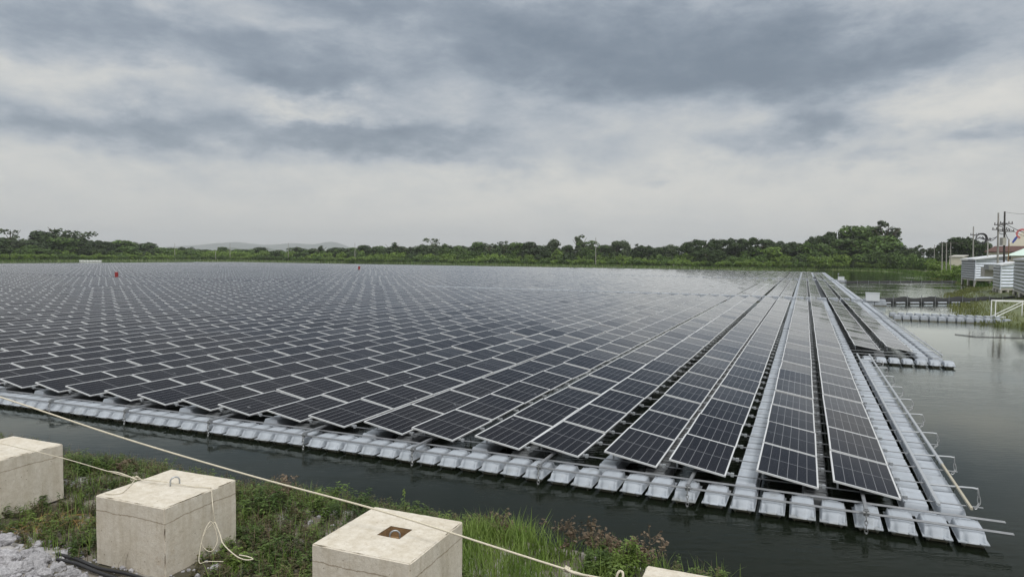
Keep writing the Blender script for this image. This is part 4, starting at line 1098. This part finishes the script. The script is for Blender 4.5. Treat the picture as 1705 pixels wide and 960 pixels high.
# transformer + coil of cable, wires
b = MB(); q = ray(1668, 402, dist=108.5); b.box(q.x-p3.location.x-.45, q.x-p3.location.x+.1, -.35, .35, q.z-1.4, q.z-.2); b.build('transformer', M_post, p3)
def coil():
    c = ray(1634.5, 397, dist=134); R_ = 9.3/FPX*134
    root = empty('cable_coil', (c.x, c.y, c.z-R_), 0, 'big loop of spare black cable hung between two poles', 'cable coil')
    for k in range(5):
        m_ = MB(); r_ = R_*(1-.05*k)*random.uniform(.97, 1.03); pts = [Vector((r_*cos(t)*1.05, .05*k, R_+r_*sin(t)+.05*sin(3*t))) for t in [2*pi*i/28 for i in range(29)]]
        m_.tube(pts, .06, 5, caps=False); m_.build('cable_turn', M_wire, root)
    m_ = MB(); m_.tube([(-R_*.7, .1, R_*.9), (-.3, .1, R_*1.25), (.5, .1, R_*.9), (.2, .1, R_*1.3), (R_*.7, .1, R_*.8)], .09, 5); m_.build('cable_bundle', M_wire, root)
coil()
def wire(a, b, sag, r, lb):
    m_ = MB(); m_.tube([a.lerp(b, i/16)-Vector((0, 0, sag*4*(i/16)*(1-i/16))) for i in range(17)], r, 4, caps=False); tag(m_.build('overhead_cable', M_wire), lb, 'cable', 'overhead cables by the sheds')
wire(ray(1674, 372, dist=108), ray(1760, 395, dist=90), .6, .05, 'thickest overhead cable running down from the dark pole towards the sign')
wire(ray(1676, 378, dist=108), ray(1760, 402, dist=90), .6, .03, 'lower overhead cable passing in front of the sign')
wire(ray(1674, 353, dist=108), ray(1760, 352, dist=80), .3, .02, 'hair-thin topmost overhead wire from the dark pole tip')
wire(ray(1621, 391, dist=135), ray(1662, 393, dist=110), .7, .05, 'cable sagging from the single pole to the pale transformer pole')
wire(ray(1645, 400, dist=125), ray(1662, 391, dist=110), .4, .06, 'cable from the short tan pole up to the pale transformer pole')
wire(ray(1662, 374, dist=110), ray(1673, 374, dist=108), .3, .06, 'short cable joining the two transformer poles')
wire(ray(1662, 386, dist=110), ray(1680, 380, dist=112), .6, .06, 'looped cable hanging across the transformer poles')
wire(ray(1680, 399, dist=112), ray(1673, 384, dist=108), .2, .05, 'cable rising from the short rusty pole')
wire(ray(1583, 404, dist=160), ray(1556, 409, dist=240), .3, .04, 'thin cable from the timber pole frame towards the distant pole')
# moored white boats on the left shore
for k in range(7):
    c = ray(135+k*5.2, 435.6, dist=318)
    root = empty('white_float_boat', (c.x, c.y, 0), .3, 'small white boat in the short row moored at the left shore', 'boat', 'white boats moored at the left shore')
    b = MB(); b.add([(-.65, 0, .1), (0, -.5, .1), (.65, 0, .1), (0, .5, .1), (-.8, 0, .8), (0, -.62, .7), (.8, 0, .8), (0, .62, .7)], [(0, 1, 5, 4), (1, 2, 6, 5), (2, 3, 7, 6), (3, 0, 4, 7), (0, 3, 2, 1), (4, 5, 6, 7)]); b.build('hull', M_white, root)

# ------------------------------------------------------------------ near bank: anchor blocks
def block(cx, cy, z0, side, h, ang, pocket, ring, lb, seed):
    root = empty('anchor_block', (cx, cy, z0), radians(ang), lb, 'concrete block', 'concrete anchor blocks on the bank')
    bm = bmesh.new(); a = side/2; n = 22; rnd = random.Random(seed)
    pk = pocket
    # top grid with optional pocket, sides as grids
    def grid(fn, nu, nv, skip=None):
        V = [[bm.verts.new(fn(i/nu, j/nv)) for i in range(nu+1)] for j in range(nv+1)]
        for j in range(nv):
            for i in range(nu):
                if skip and skip((i+.5)/nu, (j+.5)/nv): continue
                bm.faces.new((V[j][i], V[j][i+1], V[j+1][i+1], V[j+1][i]))
    c_ = .014
    xs = sorted(set([-a, -a+c_]+[-a+side*k/n for k in range(1, n)]+[a-c_, a]+([pk[0]-pk[2], pk[0]+pk[2], pk[1]-pk[2], pk[1]+pk[2]] if pk else [])))
    zs = [0]+[h*k/14 for k in range(1, 14)]+[h-c_, h]
    def j_(v, amp=.006):
        return amp*noise.noise(Vector(v)*3+Vector((seed*5, 0, 0)))+amp*.5*noise.noise(Vector(v)*11)
    def edge(x, y, z):
        # knock the arrises back unevenly
        k = (abs(abs(x)-a) < 1e-6)+(abs(abs(y)-a) < 1e-6)+(abs(z-h) < 1e-6)
        if k >= 2:
            t = .010+.020*max(0, noise.noise(Vector((x, y, z))*6+Vector((seed, 3, 1))))*3
            x -= math.copysign(t, x) if abs(abs(x)-a) < 1e-6 else 0; y -= math.copysign(t, y) if abs(abs(y)-a) < 1e-6 else 0
            z -= t*.7 if abs(z-h) < 1e-6 else 0
        else:
            x += j_((x, y, z), .003); y += j_((y, x, z), .003); z += j_((x, y, 9), .004) if z > .5*h else 0
        return (x, y, z)
    tv = {}
    def tvx(x, y, z):
        k = (round(x, 4), round(y, 4), round(z, 4))
        if k not in tv: tv[k] = bm.verts.new(edge(x, y, z))
        return tv[k]
    for i in range(len(xs)-1):
        for j in range(len(xs)-1):
            mx_, my_ = (xs[i]+xs[i+1])/2, (xs[j]+xs[j+1])/2
            if pk and abs(mx_-pk[0]) < pk[2] and abs(my_-pk[1]) < pk[2]: continue
            bm.faces.new((tvx(xs[i], xs[j], h), tvx(xs[i+1], xs[j], h), tvx(xs[i+1], xs[j+1], h), tvx(xs[i], xs[j+1], h)))
    for s_ in (-a, a):
        for i in range(len(xs)-1):
            for k in range(len(zs)-1):
                q = [tvx(xs[i], s_, zs[k]), tvx(xs[i+1], s_, zs[k]), tvx(xs[i+1], s_, zs[k+1]), tvx(xs[i], s_, zs[k+1])]; bm.faces.new(q if s_ < 0 else q[::-1])
                q = [tvx(s_, xs[i], zs[k]), tvx(s_, xs[i+1], zs[k]), tvx(s_, xs[i+1], zs[k+1]), tvx(s_, xs[i], zs[k+1])]; bm.faces.new(q if s_ > 0 else q[::-1])
    me = bpy.data.meshes.new('block'); bm.to_mesh(me); bm.free(); me.materials.append(M_conc); link('block_body', me, root)
    if pk:
        b = MB(); x0, x1, y0, y1 = pk[0]-pk[2]-.004, pk[0]+pk[2]+.004, pk[1]-pk[2]-.004, pk[1]+pk[2]+.004; d = h-.13
        b.add([(x, y, z) for z in (d, h-.006) for x, y in ((x0, y0), (x1, y0), (x1, y1), (x0, y1))], [(0, 1, 2, 3), (0, 4, 5, 1), (1, 5, 6, 2), (2, 6, 7, 3), (3, 7, 4, 0)]); b.build('pocket', M_rust, root)
        rx, ry, rz_ = pk[0], pk[1], d
    else: rx, ry, rz_ = ring[0], ring[1], h
    b = MB(); R_ = ring[2]; rise = ring[3]; t_ = radians(ring[4])
    pts = [Vector((rx+cos(t_)*R_*cos(q), ry+sin(t_)*R_*cos(q), rz_+rise+R_*sin(q))) for q in [pi*k/12 for k in range(13)]]
    pts = [Vector((pts[0].x, pts[0].y, rz_-.02))]+pts+[Vector((pts[-1].x, pts[-1].y, rz_-.02))]
    b.tube(pts, .011, 8); b.build('lifting_eye', M_alu, root, smooth=True)
    return root
BZ = .47
A_ = -22
block(-8.63, 11.50, BZ, 1.32, .95, A_, (-.12, -.42, .20), (0, 0, .06, .02, 40), 'concrete anchor block cut by the frame edge, with a square rusty pocket in its top', 1)
block(-4.90, 9.76, .45, 1.28, .95, -21.5, None, (.02, .10, .062, .06, 60), 'concrete anchor block carrying a bare steel loop and a knotted white cord', 2)
block(-1.445, 8.23, .45, 1.31, .95, -22, (.05, .02, .155), (0, 0, .06, .09, 30), 'pale concrete anchor block with a steel eye inside a small square pocket', 3)
block(1.87, 6.55, .45, 1.31, .95, -22, None, (0, 0, .07, .08, 40), 'concrete anchor block showing only the corner of its top beside the dry weeds', 4)

# ropes and cords
def rope(name, pts, r, lb, mt=M_rope, n=8, cat='rope', strands=True):
    # resample with Catmull-Rom
    P_ = [Vector(p) for p in pts]; out = []
    for i in range(len(P_)-1):
        p0, p1, p2, p3 = P_[max(i-1, 0)], P_[i], P_[i+1], P_[min(i+2, len(P_)-1)]
        for k in range(8):
            t = k/8; out.append(.5*((2*p1)+(-p0+p2)*t+(2*p0-5*p1+4*p2-p3)*t*t+(-p0+3*p1-3*p2+p3)*t**3))
    out.append(P_[-1]); m_ = MB(); m_.tube(out, r, n); return tag(m_.build(name, mt, smooth=True), lb, cat)
rope('mooring_rope', [ray(-160, 612, dist=11.5), ray(0, 660.5, dist=10.6), ray(200, 727, dist=9.6), ray(420, 792, dist=8.8), ray(630, 848.5, dist=8.1), ray(820, 908.5, dist=7.5), ray(945, 948, dist=7.1), ray(1000, 965, dist=6.9)], .0115, 'thick cream mooring rope stretched diagonally over the water and pocketed block')
rope('rope_tail', [ray(940, 945, dist=7.08), ray(955, 953, dist=7.0), ray(985, 959, dist=6.85), ray(1020, 966, dist=6.7)], .013, 'doubled end of the thick mooring rope by the grass', n=6)
m_ = MB(); c = ray(944, 947, dist=7.1)
for k in range(3):
    d = Vector((.9, -.1, -.4)).normalized(); ax = d.cross(Vector((0, 0, 1))).normalized(); up = ax.cross(d)
    m_.tube([c+d*(.02*k-.02)+ax*.024*cos(t)+up*.024*sin(t) for t in [2*pi*i/10 for i in range(11)]], .010, 6, caps=False)
tag(m_.build('rope_whipping', M_rope, smooth=True), 'knot binding the thick mooring rope near the tall grass', 'knot')
eye = [ray(1026, 962, dist=6.9), ray(1029, 953, dist=6.9), ray(1033, 950, dist=6.9), ray(1037, 953, dist=6.88), ray(1037, 962, dist=6.86)]
rope('rope_loop', eye, .013, 'small standing loop of cream rope between the dry weeds and corner block', n=6)
zt = 1.405
K = ray(226, 796, z=zt+.03)
rope('tie_cord', [ray(-60, 722, z=1.62), ray(0, 737, z=1.60), ray(104, 762, z=1.56), ray(180, 784, z=1.50), K, ray(262, 800, z=zt+.05), ray(283, 803, z=zt+.03), ray(320, 809, z=zt+.012), ray(347, 811, z=zt+.012),
                  ray(352, 815, z=zt-.02), ray(354, 840, dist=9.40), ray(358, 868, dist=9.38)], .0065, 'thin white cord running from block to block over the steel loop', n=6, cat='cord')
rope('tie_cord', [ray(181, 784, z=1.52), ray(200, 787, z=1.52), ray(228, 798, z=zt+.03)], .009, 'short doubled cord beside the knot on the looped block', n=6, cat='cord')
rope('tie_cord', [K, ray(218, 806, z=zt+.01), ray(204, 819, z=zt+.008), ray(190, 822, z=zt+.008), ray(175, 821, z=zt+.008)], .005, 'loose cord tail lying on top of the looped block', n=6, cat='cord')
rope('tie_cord', [ray(358, 868, dist=9.38), ray(345, 880, dist=9.30), ray(336, 900, dist=9.22), ray(340, 912, dist=9.2), ray(352, 917, dist=9.22), ray(362, 900, dist=9.3), ray(357, 876, dist=9.34), ray(350, 868, dist=9.32), ray(340, 885, dist=9.2), ray(333, 915, dist=9.1), ray(332, 936, dist=9.0), ray(345, 934, dist=9.0), ray(372, 934, dist=9.0)], .0055, 'coiled white cord hanging down the side of the looped block', n=6, cat='cord')
rope('tie_cord', [ray(358, 868, dist=9.36), ray(366, 888, dist=9.3), ray(372, 905, dist=9.2), ray(392, 924, dist=9.1), ray(408, 931, dist=9.05), ray(421, 930, dist=9.1), ray(413, 926, dist=9.15), ray(398, 923, dist=9.15)], .008, 'thick cord tail trailing from the coil onto the grass', n=6, cat='cord')
m_ = MB()
for k in range(5):
    c = K+Vector((.02*(k-2), .012*((k*7) % 3-1), .004*k)); m_.tube([c+Vector((.028*cos(t), .020*sin(t)*(.6+.2*k), .026*sin(t+k))) for t in [2*pi*i/10 for i in range(11)]], .0065, 6, caps=False)
tag(m_.build('cord_knot', M_rope, smooth=True), 'bundled knot of white cord on the rear edge of the looped block', 'knot')
# black pipes
def gz(p, off=0): return Vector((p.x, p.y, bank_z(p.x, p.y)+off))
for k, (off, lb) in enumerate(((0, 'upper of the two black hoses passing in front of the looped block'), (.07, 'lower of the two black hoses passing in front of the looped block'))):
    pts = []
    for px, py in ((95, 922), (112, 925), (130, 930), (165, 946), (210, 957), (262, 972), (320, 990)):
        q = ray(px, py+off*130, z=.5); pts.append(gz(q, .055))
    rope('black_hose', pts, .024, lb, mt=M_black, cat='hose')

# rocks
def rock_mesh(seed):
    bm = bmesh.new(); bmesh.ops.create_icosphere(bm, subdivisions=4, radius=1)
    for v in bm.verts:
        d = v.co.normalized(); r = 1+.35*noise.noise(d*1.3+Vector((seed*9, 0, 0)))+.18*noise.noise(d*3.1+Vector((0, seed*9, 0)))
        # flatten facets
        for k in range(7):
            rr = random.Random(seed*31+k); n_ = Vector((rr.gauss(0, 1), rr.gauss(0, 1), rr.gauss(0, 1))).normalized(); t = d.dot(n_)*r
            if t > .72: r *= .72/t
        r += .05*noise.noise(d*8+Vector((seed, 2, 0)))+.03*noise.noise(d*17+Vector((seed, 2, 0)))
        v.co = d*r
    me = bpy.data.meshes.new('rock'); bm.to_mesh(me); bm.free(); me.materials.append(M_rock); return me
RM = [rock_mesh(k) for k in range(7)]
RK = [(8, 895, .20, 'large pale rock under the hose at the frame edge'), (10, 925, .27, 'broad bluish rock on the gravel below the large pale rock'), (30, 945, .22, 'flat pale rock near the lower frame edge'),
      (60, 930, .20, 'mid sized pale rock beneath the hoses'), (75, 950, .15, 'small pale rock near the lower edge'), (95, 938, .14, 'small pale rock below the straw heap'), (118, 946, .13, 'small pale rock before the looped block'),
      (45, 918, .13, 'small rock against the large pale rock'), (110, 795, .16, 'white rock behind the pocketed edge block'), (125, 800, .14, 'white rock next to the weeds behind the edge block'), (137, 803, .10, 'little white rock nearest the bushy weeds behind the edge block'), (150, 862, .07, 'tiny white rock by the looped block'),
      (2, 955, .20, 'pale rock cut by the lower corner of the picture'), (140, 955, .12, 'flat rock right before the hoses')]
for k in range(34): RK.append((random.uniform(-10, 165), random.uniform(908, 962), random.uniform(.05, .12), 'pale rubble stone among the rocks heaped at the lower corner'))
for k, (px, py, r, lb) in enumerate(RK):
    r *= .78
    if py > 912 and px > 60+(py-912)*2.2: continue
    q = ray(px, py, z=.55); o = link('rock', RM[k % 7]); o.location = gz(q, r*.15); o.scale = (r*1.15, r*.9, r*.75); o.rotation_euler = (0, 0, random.uniform(0, 6)); tag(o, lb, 'rock', 'pale rubble stones' if 'rubble' in lb else 'pale rocks on the bank')
mb = MB()
base = [(v.co.copy()) for v in RM[2].vertices]
ico = bmesh.new(); bmesh.ops.create_icosphere(ico, subdivisions=1, radius=1); iv = [v.co.copy() for v in ico.verts]; if_ = [[v.index for v in f.verts] for f in ico.faces]; ico.free()
cnt = 0
for k in range(16000):
    x = random.uniform(-11, 3.5); y = random.uniform(4.5, 12.5); s = (Vector((x, y))-Vector((-.5, 11.55))).dot(BN)
    if s < .8: continue
    # rubble is densest towards the gravel at the foot of the slope
    dens = .9 if s > 3.9 else .05
    if noise.noise(Vector((x*.7, y*.7, 4))) > .3: dens += .12
    if random.random() > dens: continue
    r = random.choice((.012, .018, .025, .035, .05)) * random.uniform(.7, 1.3); z = bank_z(x, y)
    js = [Vector((p.x*random.uniform(.7, 1.3), p.y*random.uniform(.7, 1.3), p.z*random.uniform(.6, 1.1)))*r+Vector((x, y, z+r*.2)) for p in iv]
    mb.add(js, if_); cnt += 1
tag(mb.build('gravel', M_rock), 'pale rubble and gravel on the bank between the concrete blocks', 'gravel', kind='stuff')

# near vegetation
def in_block(x, y, pad=.04):
    for cx, cy, s_ in ((-8.63, 11.5, 1.32), (-4.9, 9.76, 1.28), (-1.445, 8.23, 1.31), (1.87, 6.55, 1.31)):
        d = Matrix.Rotation(radians(22), 2) @ Vector((x-cx, y-cy))
        if abs(d.x) < s_/2+pad and abs(d.y) < s_/2+pad: return True
    return False
def blade(mb, p, h, w, lean, a, mi=0):
    d = Vector((cos(a), sin(a), 0)); sd_ = Vector((-sin(a), cos(a), 0))*w/2; vs = []
    for k, t in enumerate((0, .35, .7, 1)):
        c = p+Vector((0, 0, h*(t-.25*lean*t*t)))+d*lean*h*t*t*.8; ww = (1, .9, .55, 0.02)[k]; vs += [c-sd_*ww, c+sd_*ww]
    mb.add(vs, [(0, 1, 3, 2), (2, 3, 5, 4), (4, 5, 7, 6)], mi)
def leafy(mb, p, h, nl, ls, rnd, mi=0, droop=.2):
    """stem with compound leaves"""
    top = p+Vector((rnd.gauss(0, .12)*h, rnd.gauss(0, .12)*h, h)); mid = p.lerp(top, .5)+Vector((rnd.gauss(0, .04), rnd.gauss(0, .04), 0))*h
    mb.tube([p, mid, top], .0035+.003*h, 3, mi, caps=False, taper=.4)
    for k in range(nl):
        t = .2+.8*k/nl; c = p.lerp(mid, t*2) if t < .5 else mid.lerp(top, t*2-1); a = rnd.uniform(0, 6.28); d = Vector((cos(a), sin(a), rnd.uniform(-.1, .5))).normalized()
        l = ls*rnd.uniform(.6, 1.2); sd_ = d.cross(Vector((0, 0, 1))).normalized()*l*.22; e = c+d*l+Vector((0, 0, -droop*l))
        m2 = c.lerp(e, .5)+Vector((0, 0, .08*l)); mb.add([c, m2-sd_, e, m2+sd_], [(0, 1, 2, 3)], mi)
def dryweed(mb, p, h, rnd, mi=0):
    def br(a, d, l, lev):
        b = a+d*l; mb.tube([a, b], .0028 if lev == 0 else .0018, 3, mi, caps=False)
        if lev == 3:
            for q in range(2):
                n_ = Vector((rnd.gauss(0, 1), rnd.gauss(0, 1), rnd.gauss(0, 1)))*.012; m3 = Vector((n_.y, -n_.x, n_.z*.3)); mb.add([b-n_, b+m3, b+n_, b-m3], [(0, 1, 2, 3)], mi)
            return
        for q in range(3 if lev else 4):
            dd = (d+Vector((rnd.gauss(0, .5), rnd.gauss(0, .5), rnd.gauss(.05, .25)))).normalized(); br(a.lerp(b, rnd.uniform(.45, 1)), dd, l*rnd.uniform(.5, .75), lev+1)
    br(p, Vector((rnd.gauss(0, .12), rnd.gauss(0, .12), 1)).normalized(), h*.42, 0)
mbs = MB(); n_w = 0
rnd = random.Random(5)
for k in range(21000):
    x = rnd.uniform(-13, 3.2); y = rnd.uniform(5., 16.5); s = (Vector((x, y))-Vector((-.5, 11.55))).dot(BN)
    if s < -.05 or s > 4.6 or in_block(x, y): continue
    n0 = noise.noise(Vector((x*.55, y*.55, 8)))
    edge_ = 1 if s < 3.3 else max(0, 1-(s-3.3)/1.0)
    if rnd.random() > (.80+n0*1.7)*edge_ : continue
    p = Vector((x, y, bank_z(x, y)-.01)); right = x > -1.2
    if x > 1.6 and rnd.random() > .15: continue
    if right and n0 < .25:
        for q in range(9): blade(mbs, p+Vector((rnd.gauss(0, .07), rnd.gauss(0, .07), 0)), rnd.uniform(.15, .45), rnd.uniform(.007, .014), rnd.uniform(.15, .9), rnd.uniform(0, 6.28), 1)
    elif rnd.random() < .12:
        for q in range(5): blade(mbs, p+Vector((rnd.gauss(0, .05), rnd.gauss(0, .05), 0)), rnd.uniform(.15, .5), rnd.uniform(.005, .009), rnd.uniform(.1, .7), rnd.uniform(0, 6.28), 3)
    elif rnd.random() < .18:
        for q in range(6): blade(mbs, p+Vector((rnd.gauss(0, .05), rnd.gauss(0, .05), 0)), rnd.uniform(.15, .42), rnd.uniform(.006, .012), rnd.uniform(.1, .8), rnd.uniform(0, 6.28), 1)
    else:
        for q in range(2): leafy(mbs, p+Vector((rnd.gauss(0, .05), rnd.gauss(0, .05), 0)), rnd.uniform(.10, .32)*(1.15 if s < 1.5 else .8), rnd.randint(12, 20), rnd.uniform(.04, .085), rnd, 0 if rnd.random() < .55 else 2)
    n_w += 1
tag(mbs.build('weeds', [M_weed, M_grass, M_weedd, M_dry]), 'tangled green weeds and creeping ground cover between the blocks and waterline', 'weeds', kind='stuff')
print('weed clumps', n_w, len(mbs.f))
# tall grass tuft clumps, dry weeds and leafy bushes as single plants
def plant(px, py, z, kind, lb, group, seed, h=.7, cat='plant'):
    q = ray(px, py, z=z); p = gz(q, -.02); r_ = random.Random(seed); mb = MB(); sc_ = h
    root_p = Vector((0, 0, 0))
    if kind == 'grass':
        for k in range(90): blade(mb, Vector((r_.gauss(0, .13), r_.gauss(0, .13), 0)), r_.uniform(.35, 1)*h, r_.uniform(.010, .018), r_.uniform(.15, 1.0), r_.uniform(0, 6.28)); mt = M_grass
    elif kind == 'dry':
        for k in range(4): dryweed(mb, Vector((r_.gauss(0, .10), r_.gauss(0, .10), 0)), h*r_.uniform(.75, 1.1), r_)
        mt = M_dry
    elif kind == 'bush':
        for k in range(12): leafy(mb, Vector((r_.gauss(0, .14), r_.gauss(0, .14), 0)), h*r_.uniform(.5, 1.05), 34, .085, r_)
        mt = M_weed
    elif kind == 'bright':
        for k in range(9): leafy(mb, Vector((r_.gauss(0, .10), r_.gauss(0, .10), 0)), h*r_.uniform(.5, 1.05), 30, .075, r_)
        mt = M_grass
    elif kind == 'straw':
        for k in range(45):
            a = r_.uniform(0, 6.28); c = Vector((r_.gauss(0, .16), r_.gauss(0, .10), .03+r_.random()*.12)); d = Vector((cos(a), sin(a), r_.gauss(0, .25)))*r_.uniform(.08, .2)
            mb.tube([c-d, c+Vector((0, 0, .03)), c+d], .003, 3, caps=False)
        mt = M_straw
    elif kind == 'stalk':
        mb.tube([(0, 0, 0), (.02, 0, h*.5), (.0, .02, h)], .004, 4, taper=.5)
        for k in range(10): n_ = Vector((r_.gauss(0, .01), r_.gauss(0, .01), h*(.8+.02*k))); mb.add([n_, n_+Vector((.02, 0, .02)), n_+Vector((0, .01, .04))], [(0, 1, 2)])
        mt = M_grass
    o = mb.build('plant', mt); o.location = p; tag(o, lb, cat, group)
GR = 'plants along the waterline'
for k, (px, py, kd, h, lb) in enumerate([
    (800, 905, 'grass', .62, 'bright grass tuft touching the pocketed block'), (835, 915, 'grass', .60, 'bright grass tuft second along from the pocketed block'), (868, 925, 'grass', .66, 'tall grass tuft midway between the rope knot and pocketed block'),
    (905, 935, 'grass', .58, 'grass tuft in front of the first dry brown weeds'), (940, 945, 'grass', .50, 'grass tuft beside the knot of the thick rope'), (850, 945, 'grass', .45, 'low grass tuft under the thick rope'), (900, 958, 'grass', .40, 'low grass tuft at the lower frame edge'), (800, 940, 'grass', .4, 'short grass tuft in the corner by the pocketed block'),
    (830, 893, 'dry', .55, 'dry brown weed behind the bright grass nearest the pocketed block'), (862, 900, 'dry', .50, 'thin dry brown weed behind the tall grass tuft'), (955, 935, 'dry', .62, 'dry brown weed just behind the rope knot'), (985, 940, 'dry', .70, 'tallest reddish dry weed in the middle of the dry clump'), (1010, 945, 'dry', .60, 'dry brown weed on the water side of the dry clump'),
    (1000, 960, 'bush', .34, 'low green weed beneath the tallest reddish dry weed'), (975, 968, 'grass', .34, 'short grass tuft at the frame edge under the rope tail'), (1045, 958, 'dry', .5, 'small dry weed between the rope loop and the corner block'), (1015, 975, 'bush', .30, 'low weed at the frame edge before the rope loop'),
    (1075, 950, 'dry', .66, 'separate dry weed next to the corner block'), (1052, 965, 'bright', .55, 'yellow green leafy weed beside the corner block'), (1035, 972, 'bright', .40, 'small leafy weed at the rope loop'), (1190, 972, 'bush', .20, 'leafy sprig poking over the corner block'),
    (690, 865, 'bush', .42, 'dark leafy bush peeping over the rear edge of the pocketed block'), (672, 868, 'stalk', .62, 'single thin stalk standing behind the pocketed block'), (600, 850, 'bush', .48, 'leafy bush where the thick rope meets the pocketed block'), (560, 842, 'bright', .55, 'bright leafy weed with pale flowers under the thick rope'),
    (520, 850, 'grass', .50, 'fine grass tuft among weeds midway between two blocks'), (540, 870, 'bush', .42, 'dense weed behind the pocketed block on the bank'), (470, 850, 'dry', .62, 'pale seeded dry weed rising above the weeds'), (455, 865, 'bush', .55, 'large weed near the looped block'), (420, 870, 'bush', .50, 'weed against the side of the looped block'),
    (175, 800, 'bright', .42, 'yellow green weed just behind the cord knot'), (205, 800, 'dry', .42, 'brownish weed standing between the cord knot and the water'), (125, 790, 'bush', .42, 'leafy bush behind the pocketed edge block'), (150, 797, 'bush', .38, 'leafy bush next to the white rocks'),
    (50, 895, 'bright', .34, 'fresh green sprig beside the large pale rock'), (48, 905, 'straw', .2, 'small tangle of orange straw by the hoses'), (100, 885, 'straw', .2, 'heap of orange straw next to the looped block'), (130, 893, 'straw', .2, 'end of the orange straw heap against the looped block'), (450, 945, 'bush', .30, 'low weed at the foot of the pocketed block'), (390, 958, 'bright', .24, 'green sprig at the lower corner of the looped block'),
    (60, 850, 'bush', .25, 'low weed before the pocketed edge block'), (20, 860, 'bush', .25, 'low weed at the frame side before the edge block')]):
    plant(px, py, .3, kd, lb, GR, 40+k, h)
